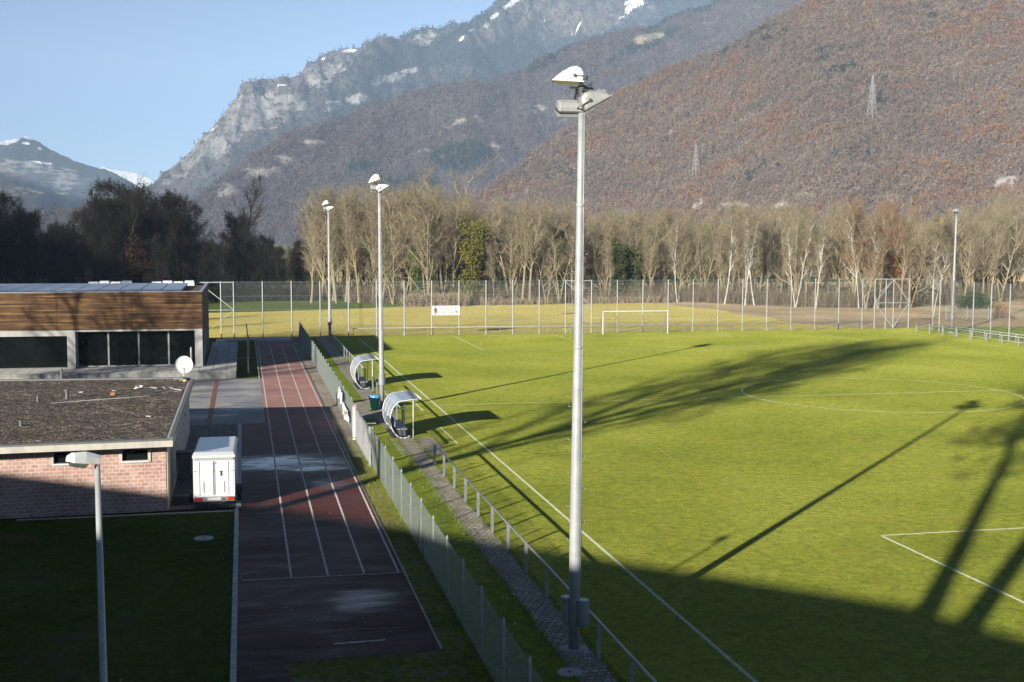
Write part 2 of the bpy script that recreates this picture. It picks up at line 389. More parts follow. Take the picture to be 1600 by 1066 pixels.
def thing(name, label, cat, loc=(0,0,0), rz=0, group=None):
    o = bpy.data.objects.new(name, None); COL.objects.link(o); o.location = loc; o.rotation_euler = (0,0,rz); o.empty_display_size = .2
    return tag(o, label, cat, group)
def tag(o, label, cat, group=None):
    o['label'] = label; o['category'] = cat
    if group: o['group'] = group
    return o
def struct(o, kind='structure'):
    o['kind'] = kind; return o
def copy_tree(r, loc, rz=0, scale=1, label=None, name=None, tilt=(0,0)):
    c = r.copy(); COL.objects.link(c); c.location = loc; c.rotation_euler = (tilt[0], tilt[1], rz); c.scale = (scale,)*3 if not isinstance(scale, tuple) else scale
    if label: c['label'] = label
    if name: c.name = name
    for ch in r.children:
        k = ch.copy(); COL.objects.link(k); k.parent = c
        for g in ch.children:
            q = g.copy(); COL.objects.link(q); q.parent = k
    return c
def wires(mb, P, Q, h0, h1, pitch, r, diag=True):
    "woven wire between P and Q (2-D), from height h0 to h1"
    P, Q = Vector((*P, 0)), Vector((*Q, 0)); L = (Q-P).length; t = (Q-P)/L; H = h1-h0
    nrm = Vector((-t.y, t.x, 0))
    def wire(a, b):
        d = (b-a).normalized(); x = d.cross(nrm).normalized()
        o = [x*r, -x*.5*r+nrm*.87*r, -x*.5*r-nrm*.87*r]
        mb.add([a+k for k in o]+[b+k for k in o], [(0,1,4,3),(1,2,5,4),(2,0,3,5)])
    if diag:
        n = int((L+H)/pitch)+1
        for k in range(n+1):
            s = k*pitch-H
            for sg in (1, -1):
                s0, z0, s1, z1 = s, 0.0, s+H, H
                if s0 < 0: z0 = -s0; s0 = 0
                if s1 > L: z1 = H-(s1-L); s1 = L
                if s1-s0 < .01: continue
                if sg > 0: a, b = (s0, z0), (s1, z1)
                else: a, b = (s0, H-z0), (s1, H-z1)
                wire(P+t*a[0]+Vector((0,0,h0+a[1])), P+t*b[0]+Vector((0,0,h0+b[1])))
    else:
        for k in range(int(L/pitch)+1): wire(P+t*k*pitch+Vector((0,0,h0)), P+t*k*pitch+Vector((0,0,h1)))
        for k in range(int(H/pitch)+1): wire(P+Vector((0,0,h0+k*pitch)), Q+Vector((0,0,h0+k*pitch)))
    return mb
# ------------------------------------------------------------------ ground sheets
def sheet(name, poly, z, m, kind='structure'):
    return struct(MB().sheet(poly, z).build(name, m), kind)
def rect(x0, x1, y0, y1): return [(x0,y0),(x1,y0),(x1,y1),(x0,y1)]
sheet('ground', rect(-4200, 5800, -650, 11000), -.06, 'ground')
sheet('leaf_litter_ground', [(-70,59.5),(40,57),(50,40),(52,2.6),(150,2.6),(230,60),(230,150),(-90,150)], -.05, 'leaf')
fe = [(-60,2.6),(62,2.6),(58.5,4.6)]+[(56.4+.9*math.sin(k*1.9), 4.0+k*5.0) for k in range(1,10)]+[(54.5,57),(51.5,62.5)]+[(45+1.0*math.sin(k*1.7)-k*7.5, 61.3+1.5*math.sin(k*.8)-.35*k) for k in range(0,14)]
sheet('yellow_field', fe, -.035, 'field')
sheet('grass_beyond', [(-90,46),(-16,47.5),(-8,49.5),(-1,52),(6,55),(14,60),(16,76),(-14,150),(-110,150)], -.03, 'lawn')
sheet('roadside_meadow', [(62,-60),(150,-60),(150,2.6),(62,2.6)], -.04, 'verge')
PM = 30.34; PL = 106.5; PW = 60.68
sheet('pitch', rect(-3.0, 67.5, -135, 2.6), 0.0, 'pitch')
sheet('grass_verge', rect(-6.1, -3.0, -135, 2.6), -.004, 'verge')
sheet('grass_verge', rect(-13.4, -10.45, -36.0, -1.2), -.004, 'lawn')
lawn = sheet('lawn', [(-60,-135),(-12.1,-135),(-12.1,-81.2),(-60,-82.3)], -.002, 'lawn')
def wobble(x0, x1, y0, y1, n, a, b):
    "strip with frayed long edges"
    L = [(x0+random.uniform(-a, a), y0+(y1-y0)*k/n) for k in range(n+1)]
    Rr = [(x1+random.uniform(-b, b), y0+(y1-y0)*k/n) for k in range(n+1)]
    return L[::-1]+Rr if False else Rr+L[::-1]
sheet('mossy_strip', wobble(-6.95, -5.98, -135, -70.6, 120, 0, .05), .004, 'moss')
sheet('gravel_strip', wobble(-6.95, -6.0, -70.6, 2.6, 120, .0, .04), .004, 'gravel_strip')
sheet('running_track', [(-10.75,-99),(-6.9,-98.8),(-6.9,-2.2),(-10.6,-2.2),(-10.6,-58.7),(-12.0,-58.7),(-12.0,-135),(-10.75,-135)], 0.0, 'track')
sheet('track_end_apron', rect(-14.5,-6.0,-2.2,2.6), -.006, 'asphalt')
sheet('bare_ground', [(-10.75,-135),(-6.9,-135),(-6.9,-98.8),(-10.75,-99)], -.008, 'moss')
sheet('asphalt_yard', [(-34,-58.7),(-10.6,-58.7),(-10.6,-36.2),(-34,-36.2)], -.002, 'asphalt')
sheet('paved_yard', [(-40,-81.25),(-12.1,-80.7),(-12.1,-58.7),(-40,-58.7)], -.003, 'yard_paver')
sheet('yard_drain_strip', rect(-13.85,-13.55,-58.7,-36.3), .004, simple('red_asphalt_band', (.26,.1,.075), .8, 0, .2, 3))
sheet('paved_path', wobble(-4.08, -3.16, -135, -66.2, 160, .06, .05), .004, 'paver')
sheet('paved_path', wobble(-4.25, -3.2, -62, 2.0, 70, .06, .05), .004, 'paver')
sheet('dugout_paving', rect(-4.35,-2.1,-70.8,-65.6), .008, 'paver')
sheet('crossing_paving', rect(-6.0,-3.0,-58.2,-50.6), .008, 'paver')
MB().box(-12.14,-11.99,-135,-80.9,-.05,.03).build('kerb', 'kerb_white')['kind'] = 'structure'
MB().box(-6.93,-6.87,-98.8,-2.2,-.05,.02).build('kerb', 'grey_edge')['kind'] = 'structure'
MB().box(-10.66,-10.6,-36,-2.2,-.05,.05).build('kerb', 'kerb_white')['kind'] = 'structure'
MB().box(-12.3,-10.7,-20.1,-19.95,-.03,.02).build('kerb', 'concrete')['kind'] = 'structure'
MB().box(-34,-10.7,-36.25,-36.0,-.05,.02).build('kerb', 'grey_edge')['kind'] = 'structure'
MB().box(-12.1,-11.9,-80.7,-58.7,-.05,.012).build('kerb', 'kerb_white')['kind'] = 'structure'
MB().box(-20,-12.1,-81.45,-81.3,-.05,.02).build('kerb', 'concrete')['kind'] = 'structure'

# pitch lines
def line(mb, a, b, w=.115, z=.006, seg=None):
    a, b = Vector((*a,0)), Vector((*b,0)); t = (b-a).normalized(); n = Vector((-t.y,t.x,0))*w/2
    return mb.sheet([(a-n)[:2],(b-n)[:2],(b+n)[:2],(a+n)[:2]], z)
pm = MB()
line(pm, (0,-PL), (0,-60)); line(pm, (0,-60), (0,0), .13)
line(pm, (10.18,-PL+16.5), (50.5,-PL+16.5)); line(pm, (10.18,-PL+16.4), (10.18,-PL)); 
pm.build('pitch_marking', 'chalk')['kind'] = 'structure'
pf = MB()
line(pf, (PW,-PL), (PW,0)); line(pf, (0.07,0), (PW,0), .12); line(pf, (0.08,-PL/2), (PW-.1,-PL/2), .12)
line(pf, (PM-20.16,-16.5), (PM+20.16,-16.5), .12); line(pf, (PM-20.16,-16.4), (PM-20.16,-.1)); line(pf, (PM+20.16,-16.4), (PM+20.16,-.1))
line(pf, (PM-9.16,-5.5), (PM+9.16,-5.5), .12); line(pf, (PM-9.16,-5.4), (PM-9.16,-.1)); line(pf, (PM+9.16,-5.4), (PM+9.16,-.1))
for k in range(96):
    a0, a1 = 2*PI*k/96, 2*PI*(k+1)/96
    line(pf, (PM+9.15*math.cos(a0), -PL/2+9.15*math.sin(a0)), (PM+9.15*math.cos(a1), -PL/2+9.15*math.sin(a1)), .12, .009)
for k in range(20):
    a0, a1 = [rad(-143+106*(k+q)/20) for q in (0,1)]
    line(pf, (PM+9.15*math.cos(a0), -11+9.15*math.sin(a0)), (PM+9.15*math.cos(a1), -11+9.15*math.sin(a1)), .12, .009)
for cx, cy in ((PM,-PL/2),(PM,-11)): pf.sheet([(cx+.14*math.cos(k*PI/5), cy+.14*math.sin(k*PI/5)) for k in range(10)], .012)
for y0, y1 in ((-67.8,-62.2),(-55.5,-51.0),(-48.5,-45.5)): line(pf, (-1.15,y0), (-1.15,y1), .1)
line(pf, (-2.6,-50.9), (-.2,-50.9), .08); line(pf, (-2.6,-48.4), (-.2,-48.4), .08)
pf.build('faint_pitch_marking', 'chalk_faint')['kind'] = 'structure'
pr = MB(); line(pr, (6.5,-87.9), (40,-87.9), .1); line(pr, (17.2,-75.4), (18.6,-83.0), .1); line(pr, (8.6,-70), (6.5,-87.9), .07)
pr.build('small_pitch_marking', 'redline')['kind'] = 'structure'
tm = MB()
for x in (-10.38,-9.26,-8.14): line(tm, (x,-91.25), (x,-6.8), .07)
line(tm, (-7.07,-91.3), (-7.07,-7.2), .07); line(tm, (-11.85,-91.3), (-7.0,-91.4), .07, .010); line(tm, (-9.55,-97.8), (-8.2,-97.75), .1)
tm.build('track_marking', 'track_line')['kind'] = 'structure'

# ------------------------------------------------------------------ floodlight masts
def spotlight(parent, yaw, pitch, loc, shell, name='floodlight'):
    "clam-shell floodlight, glass underneath, bowed back; +x is where it points"
    prof = [(.62,.0),(.56,.07),(.36,.22),(.14,.335),(-.06,.37),(-.2,.32),(-.29,.21),(-.31,.08),(-.28,.0)]
    mb = MB(); n = len(prof); b = len(mb.v)
    secs = [(-.30,.72),(-.285,.9),(-.24,1.0),(.24,1.0),(.285,.9),(.30,.72)]
    for y, k in secs:
        for (x, z) in prof: mb.v.append((.1+(x-.1)*k, y, z*k))
    for i in range(len(secs)-1):
        for k in range(n):
            k2 = (k+1) % n; mb.f.append((b+i*n+k, b+i*n+k2, b+(i+1)*n+k2, b+(i+1)*n+k))
    mb.f.append(tuple(b+k for k in reversed(range(n)))); mb.f.append(tuple(b+(len(secs)-1)*n+k for k in range(n)))
    mb.box(-.31,.65,-.315,.315,-.035,-.002)
    mb.box(.08,.11,-.306,.306,.0,.33)
    o = mb.build(name, shell, parent, bevel=.008); o.scale = (.80,.9,.95)
    o.location = loc; o.rotation_euler = (0, -pitch, yaw)
    l = MB().box(-.26,.6,-.28,.28,-.05,-.0365).build('lens', 'lens', o)
    k = MB(); 
    for y in (-.335,.335): k.bar((-.02,y,.12), (-.40,y,.12), .05, .012); k.lathe([(.05,-.012),(.05,.012)], (-.02,y,.12), 10, 'Y')
    k.bar((-.40,-.345,.12), (-.40,.345,.12), .05, .012)
    k.build('yoke', 'dark_metal', o)
    return o
def mast(loc, H, label, lights, drums=False, r0=.155, r1=.075, lean=(0,0), footing=True):
    t = thing('floodlight_mast', label, 'floodlight', loc, 0, 'floodlight masts round the football pitch')
    pts = [(lean[0]*z/H, lean[1]*z/H, z) for z in (0, 1.9, 1.92, 2.6, 7, 11.6, H)]
    rr = [r0*.9, r0*.9, r0*.97, r0, r0-(r0-r1)*.42, r0-(r0-r1)*.8, r1]
    p = MB().tube(pts, rr, 16); 
    for k in range(int((H-3)/.42)):
        z = 2.9+k*.42; x = lean[0]*z/H; y = lean[1]*z/H; sgn = 1 if k % 2 else -1
        rz_ = r0-(r0-r1)*z/H
        p.tube([(x+sgn*rz_*.7, y, z), (x+sgn*(rz_+.10), y, z), (x+sgn*(rz_+.10), y, z+.03)], .009, 5)
    for q_ in (.3, .55, .8):
        rr_ = r0-(r0-r1)*q_+.008; p.lathe([(rr_,H*q_),(rr_+.006,H*q_+.02),(rr_+.006,H*q_+.07),(rr_,H*q_+.09)], (lean[0]*q_, lean[1]*q_, 0), 16)
    p.tube([(lean[0]*z/H+(r0-(r0-r1)*z/H)*.75, lean[1]*z/H-(r0-(r0-r1)*z/H)*.75, z) for z in (2.2, 5, 8, 11, H-.1)], .014, 6)
    p.build('pole', 'galv_light', t, smooth=False)
    for poly in t.children[0].data.polygons: poly.use_smooth = len(poly.vertices) == 4
    if footing:
        f = MB(); n = 11; ring = [(.42*math.cos(2*PI*k/n)*random.uniform(.8,1.2), .38*math.sin(2*PI*k/n)*random.uniform(.8,1.2)) for k in range(n)]
        f.extrude(ring, lambda q, z: (q[0]*(1 if z < .05 else .85), q[1]*(1 if z < .05 else .85), z), -.03, .09); f.build('footing', 'concrete', t)
    top = Vector((lean[0], lean[1], H))
    b = MB(); b.tube([top+Vector((0,0,-.12)), top+Vector((0,0,.16))], r1*1.25, 12); b.bar(top+Vector((-.3,.05,.1)), top+Vector((.3,.05,.1)), .07, .05); b.bar(top+Vector((0,-.25,.02)), top+Vector((0,.45,.02)), .07, .05)
    b.bar(top+Vector((.12,0,.12)), top+Vector((.12,0,-.3)), .05, .03); b.bar(top+Vector((-.1,.1,.1)), top+Vector((-.14,.2,-.35)), .05, .03)
    b.tube([top+Vector((.05,0,.1)), top+Vector((.22,-.1,.2)), top+Vector((.1,-.12,-.1)), top+Vector((.0,-.1,-.3))], .014, 5)
    b.build('bracket', 'dark_metal', t)
    for (yaw, pit, off, sh) in lights: spotlight(t, yaw, pit, tuple(top+Vector(off)), sh)
    if drums:
        for (dx, dy) in ((.19,-.15),(-.13,.2)):
            d = MB().lathe([(.145,.72),(.15,.74),(.15,1.32),(.162,1.33),(.162,1.36),(.14,1.38)], (dx,dy,0), 20)
            d.bar((dx*.2,dy*.2,.9), (dx,dy,.9), .04); d.bar((dx*.2,dy*.2,1.2), (dx,dy,1.2), .04)
            d.build('ballast_drum', 'galv', t)
    else:
        d = MB().lathe([(.21,1.5),(.215,1.52),(.215,2.2),(.2,2.23)], (0,0,0), 16); d.build('cable_housing', 'galv', t)
    return t
L1 = [(PI-.25, .06, (-.22,-.05,.24), 'lamp_white'), (-.15, .5, (.2,-.2,-.34), 'lamp_shell'), (PI*.5-.12, .3, (-.27,.3,-.5), 'lamp_shell')]
mast((-3.64,-99.62,0), 14.0, 'tall foreground floodlight mast with three lamp heads and two grey drums low down', L1, True, lean=(.1,0))
L2 = [(PI-.3, -.32, (-.12,-.05,.3), 'lamp_white'), (-.1, .55, (.12,-.2,-.28), 'lamp_white'), (PI*.5, .3, (-.22,.35,-.3), 'lamp_shell')]
mast((-3.53,-54.49,0), 13.6, 'floodlight mast between the two dugouts beside the green rubbish bin', L2, lean=(-.1,0))
mast((-3.06,-1.6,0), 13.6, 'floodlight mast at the far end of the running track, by the corner of the pitch', L2, lean=(-.05,.1))
L4 = [(PI-.2, .1, (-.12,-.05,.12), 'lamp_shell'), (.1, .25, (.1,0,.1), 'lamp_shell')]
mast((65.98,-4.71,0), 13.4, 'lone floodlight mast at the far right corner behind the double rails', L4, lean=(.12,0))

# street lamp in the left foreground
t = thing('street_lamp', 'grey street lamp with one flat angular head on the shaded lawn', 'street lamp', (-13.9,-109.45,0))
MB().tube([(0,0,0),(-.0,0,1.5),(-.02,0,6.95)], [.075,.068,.042], 14).build('pole', 'galv_light', t, smooth=True)
hd = MB(); secs = [(0.06,.085,.05,.13),(-.12,.10,.045,.16),(-.38,.13,.03,.2),(-.72,.15,.03,.17),(-.84,.11,.05,.1)]
b0 = 0
for (x, w, zl, zh) in secs: hd.v += [(x,-w,zl),(x,w,zl),(x,w,zl+zh*.6),(x,w*.55,zl+zh),(x,-w*.55,zl+zh),(x,-w,zl+zh*.6)]
for i in range(len(secs)-1):
    for k in range(6): hd.f.append((i*6+k, i*6+(k+1) % 6, i*6+6+(k+1) % 6, i*6+6+k))
hd.f += [tuple(reversed(range(6))), tuple(range(24,30))]
h = hd.build('lamp_head', 'lamp_white', t); h.location = (-.02,0,6.93); h.rotation_euler = (rad(-8),rad(9),rad(22)); h.scale = (.54,.9,.92)
h2 = MB(); h2.add([(-.8,-.1,.045),(-.3,-.13,.028),(-.3,.13,.028),(-.8,.1,.045),(-.72,-.08,-.03),(-.36,-.1,-.045),(-.36,.1,-.045),(-.72,.08,-.03)], [(0,1,5,4),(1,2,6,5),(2,3,7,6),(3,0,4,7),(4,5,6,7)]); h2.build('diffuser', 'lens', h)

# ------------------------------------------------------------------ rails
def railing(name, pts, label, group, h=.93, step=2.686, flip=False, rail_mat='galv_light', double=False, post_mat='galv'):
    P, Q = Vector((*pts[0],0)), Vector((*pts[1],0)); L = (Q-P).length; t = (Q-P)/L
    r = thing(name, label, 'railing', P, 0, group)
    n = int(L/step+.01)
    for k in range(n+1):
        q = t*k*step
        p = MB().obox(q+Vector((0,0,h/2)), t*.022, Vector((-t.y,t.x,0))*.05, Vector((0,0,h/2)))
        p.obox(q+Vector((0,0,h-.01))+t*.028, t*.006, Vector((-t.y,t.x,0))*.055, Vector((0,0,.05)))
        p.build('post', post_mat, r)
    MB().tube([Vector((0,0,h+.03))-t*.1, t*L*.5+Vector((0,0,h+.03)), t*L+Vector((0,0,h+.03))], .036, 10).build('rail', rail_mat, r, smooth=True)
    if double: MB().tube([Vector((0,0,h*.42)), t*L+Vector((0,0,h*.42))], .024, 8).build('lower_rail', rail_mat, r, smooth=True)
    return r
RG = 'steel spectator railings round the pitch'
railing('pitch_railing', ((-3.19,-73.45),(-3.19,-127.2)), 'steel railing nearest the viewer, running past the foreground floodlight mast', RG)
railing('pitch_railing', ((-3.19,-45.6),(-3.19,-62)), 'short steel railing between the two dugouts, behind the rubbish bin', RG)
railing('pitch_railing', ((-3.19,-2.6),(-3.19,-40.5)), 'steel railing from the far corner mast to the farther dugout', RG)
railing('pitch_railing', ((-.4,1.5),(59.2,1.5)), 'long low railing behind the far goal, in front of the tall net fence', RG, .86, 2.64)
railing('pitch_railing', ((62.5,-3.2),(62.9,-40)), 'front railing of the pair along the right touchline', RG, .86, 2.64, double=True, rail_mat='white_paint', post_mat='galv_light')
railing('pitch_railing', ((64.2,-3.0),(64.6,-40)), 'rear railing of the pair along the right touchline, in front of the right mast', RG, .9, 2.64, rail_mat='white_paint', post_mat='galv_light')

# ------------------------------------------------------------------ chain-link fence beside the track
def link_fence(y0, y1, x, label, brace=None, step=2.64, h=1.75):
    t = thing('chain_link_fence', label, 'fence', (x, y0, 0), 0, 'chain-link fences beside the running track')
    n = int(abs(y1-y0)/step+.01); s = 1 if y1 > y0 else -1
    for k in range(n+1):
        MB().tube([(.03,s*k*step,-.1),(.03,s*k*step,h+.06)], .033, 8).lathe([(.03,h+.05),(.018,h+.09)], (.03,s*k*step,0), 8).build('post', 'galv_light', t, smooth=True)
    m = wires(MB(), (0,0), (0,y1-y0), .04, h, .07, .0024); m.build('wire_mesh', 'mesh_green', t)
    w = MB()
    for z in (.06,.9,h-.02): w.bar((0,0,z), (0,y1-y0,z), .006)
    w.build('tension_wire', 'galv', t)
    for by in (brace or []):
        MB().bar((.03,by-y0,h*.86), (-.02,by-y0+.75,0), .035).bar((.03,by-y0,h*.86), (-.02,by-y0-.75,0), .035).build('brace', 'dark_metal', t)
    return t
link_fence(-73.2, -126.1, -6.05, 'green chain-link fence in the foreground between running track and railing', [-89.05])
link_fence(-65.1, 2.0, -6.08, 'long chain-link fence with close pale posts along the far running track')
g = thing('bar_gate', 'white gate of upright bars set in the fence beside the track', 'gate', (-6.15,-66.4,0))
f = MB(); f.bar((0,0,.12),(0,-6.2,.12),.06); f.bar((0,0,1.72),(0,-6.2,1.72),.06); f.bar((0,-.03,.1),(0,-.03,1.75),.06,.06); f.bar((0,-6.17,.1),(0,-6.17,1.75),.06,.06); f.bar((.0,-5.2,1.75),(.45,-5.2,1.75),.05)
f.build('gate_frame', 'galv_light', g)
for k in range(1, 26): MB().bar((0,-.03-k*.236,.14),(0,-.03-k*.236,1.7),.03).build('bar', 'galv_light', g)
gp = MB().bar((0,-6.75,0),(0,-6.75,1.85),.1,.1); gp.build('gate_post', 'galv_light', g)
p = thing('marker_post', 'white square post with a red top at the far end of the bar gate', 'post', (-6.2,-65.5,0))
MB().box(-.07,.07,-.07,.07,0,1.72).build('shaft', 'white_paint', p); MB().box(-.072,.072,-.072,.072,1.722,1.84).build('cap', 'faded_red', p); MB().box(-.072,.072,-.072,.072,.1,.16).build('foot_band', 'faded_red', p)
bn = thing('torn_banner', 'torn white banner with faded red marks hanging from the track fence', 'banner', (-6.2,-62.4,0))
mb = MB(); n = 26
top = lambda k: 1.65-.12*abs(math.sin(k*.7)) if k > 13 else 1.05+.05*math.sin(k*2.1)
bot = lambda k: .35+.12*math.sin(k*1.3) if k < 15 else .9+.2*math.sin(k*.9)
for k in range(n):
    y = 7.2*k/(n-1)
    for q in range(7):
        z = bot(k)+(top(k)-bot(k))*q/6; mb.v.append((-.03+.05*math.sin(k*1.9+q*.8), y, z))
for k in range(n-1):
    for q in range(6): mb.f.append((k*7+q, (k+1)*7+q, (k+1)*7+q+1, k*7+q+1))
mb.build('cloth', 'banner', bn, smooth=True)
mb = MB()
for (y, z, a) in ((.9,.85,.1),(1.5,.75,.13),(2.2,.7,.08),(6.1,1.45,.09)): mb.obox((-.095,y,z),(.012,0,0),(0,a,.05),(0,-.02,.09))
mb.build('printed_mark', 'faded_red', bn)

# ------------------------------------------------------------------ tall net fence
BH = 5.85
nf = thing('net_fence', 'tall ball-stop net on grey posts across the far end of the pitch', 'fence', (0,2.25,0), 0, 'tall ball-stop net fences')
PX = [-14.0,-12.7]+[-9.75+2.975*k for k in range(26)]
for x in PX:
    MB().tube([(x,0,-.1),(x,0,BH+.05)], .062, 8).box(x-.075,x+.075,-.075,.075,0,.04).box(x-.078,x+.078,-.05,.05,1.0,1.06).build('post', 'galv_light', nf)
MB().tube([(PX[-1],0,-.1),(PX[-1],0,BH+.05)], .062, 8)
wires(MB(), (PX[0],.08), (PX[-1],.08), .05, BH, .115, .0042).build('net', 'mesh_grey', nf)
w = MB()
for z in (1.45, 2.9, 4.35, BH-.03): w.bar((PX[0],.06,z),(PX[-1],.06,z),.016)
w.build('net_cable', 'galv', nf)
def frame(mb, x0, x1, kind):
    mb.bar((x0,-.02,BH-.04),(x1,-.02,BH-.04),.09)
    if kind == 'z': mb.bar((x0,-.02,BH-.15),(x1,-.02,BH*.5),.08); mb.bar((x0,-.02,BH*.5),(x1,-.02,BH*.5),.07); mb.bar((x1,-.02,BH*.5),(x0,-.02,.1),.05)
    return mb
frame(MB(), -12.7-3.4, -12.7, 'z').build('brace_frame', 'galv_light', nf)
frame(MB(), PX[13], PX[14], 'z').build('brace_frame', 'galv_light', nf)
xa, xm, xb = PX[-1]-4.4, PX[-1]-2.0, PX[-1]
mb = MB(); mb.bar((xa,-.02,BH-.04),(xb,-.02,BH-.04),.09); mb.bar((xa,-.02,BH*.52),(xb,-.02,BH*.52),.08)
for x in (xa, xb): mb.bar((xm,-.02,BH-.1),(x,-.02,BH*.52),.08); mb.bar((xm,-.02,.1),(x,-.02,BH*.52),.08)
mb.tube([(xm,-.02,0),(xm,-.02,BH)],.062,8); mb.tube([(xa,-.02,0),(xa,-.02,BH)],.062,8)
mb.build('brace_frame', 'galv_light', nf)
rf = thing('net_fence', 'tall ball-stop net along the right side beyond the double rails', 'fence', (65.6,2.25,0), 0, 'tall ball-stop net fences')
RY = [-3.6,-5.0]+[-11.6-3.25*k for k in range(12)]
for y in RY: MB().tube([(0,y,-.1),(0,y,BH+.05)], .066, 8).box(-.075,.075,y-.075,y+.075,0,.04).build('post', 'galv_light', rf)
MB().bar((0,-3.6,1.9),(0,-5.0,1.9),.06).build('crossbar', 'galv_light', rf)
wires(MB(), (.08,0), (.08,-48), .05, BH, .125, .0042).build('net', 'mesh_grey', rf)
w = MB(); 
for z in (1.45,2.9,4.35,BH-.03): w.bar((.06,0,z),(.06,-48,z),.016)
w.build('net_cable', 'galv', rf)

# supporters' sign on the net
sg = thing('sign_board', 'white board with two lines of dark capitals and crests hung on the net', 'sign', (8.12,2.12,2.15))
MB().box(0,3.02,-.02,.02,0,1.02).build('board', 'banner', sg)
MB().box(0,3.02,-.018,.022,1.022,1.06).build('top_rail', 'ink', sg)
def text(s, size, x, z, m, parent, name, y=-.026):
    cu = bpy.data.curves.new('lettering', 'FONT'); cu.body = s; cu.size = size; cu.align_x = 'CENTER'; cu.extrude = .003; cu.space_character = 1.06
    o = bpy.data.objects.new('lettering', cu); COL.objects.link(o); bpy.context.view_layer.update()
    me = bpy.data.meshes.new_from_object(o.evaluated_get(bpy.context.evaluated_depsgraph_get())); bpy.data.objects.remove(o)
    me.materials.clear(); me.materials.append(MT[m]); me.name = name
    q = bpy.data.objects.new(name, me); COL.objects.link(q); q.parent = parent; q.location = (x,y,z); q.rotation_euler = (PI/2,0,0); return q
text('FORZA', .40, 1.58, .56, 'ink', sg, 'lettering'); text('GORDUNO', .40, 1.6, .16, 'ink', sg, 'lettering')
c = MB()
def disc(mb, cx, cz, r, y=-.024, n=14, ry=None): mb.extrude([(cx+r*math.cos(2*PI*k/n), cz+(ry or r)*math.sin(2*PI*k/n)) for k in range(n)], lambda q, t: (q[0], t, q[1]), y-.003, y+.003); return mb
disc(c, .37, .62, .19, ry=.15); disc(c, .37, .38, .15); c.build('crest', 'maroon', sg)
MB().box(.32,.42,-.024,-.021,0.02,1.0).build('ribbon', 'slate', sg)
c = MB(); disc(c, 2.53, .66, .085); disc(c, 2.79, .66, .085); disc(c, 2.66, .4, .13, ry=.1); c.box(2.56,2.76,-.027,-.021,.26,.3); c.build('emblem', 'slate', sg)

# ------------------------------------------------------------------ far goal
gl = thing('football_goal', 'white football goal with net at the far end of the pitch', 'goal', (PM,0,0))
g = MB()
for s in (-1,1): g.tube([(s*3.72,0,0),(s*3.72,0,2.5)], .06, 12)
g.tube([(-3.78,0,2.5),(3.78,0,2.5)], .06, 12); g.build('goal_frame', 'white_paint', gl)
for s in (-1,1): MB().tube([(s*3.7,.05,2.48),(s*3.72,.75,2.4),(s*3.72,1.15,.3)], .02, 6).build('stanchion', 'galv', gl)
g = MB()
wires(g, (-3.72,1.15), (3.72,1.15), .02, 1.5, .16, .003, False)
def strip(a, b, c, d, n1, n2):
    a,b,c,d = map(Vector,(a,b,c,d))
    for k in range(n1+1): g.bar(a.lerp(b,k/n1), d.lerp(c,k/n1), .005)
    for k in range(n2+1): g.bar(a.lerp(d,k/n2), b.lerp(c,k/n2), .005)
strip((-3.72,.05,2.48),(3.72,.05,2.48),(3.72,1.15,1.5),(-3.72,1.15,1.5), 46, 9)
for s in (-1,1): strip((s*3.72,0,.02),(s*3.72,1.15,.02),(s*3.72,1.1,1.6),(s*3.72,.05,2.4), 8, 14)
g.build('net', 'mesh_grey', gl)

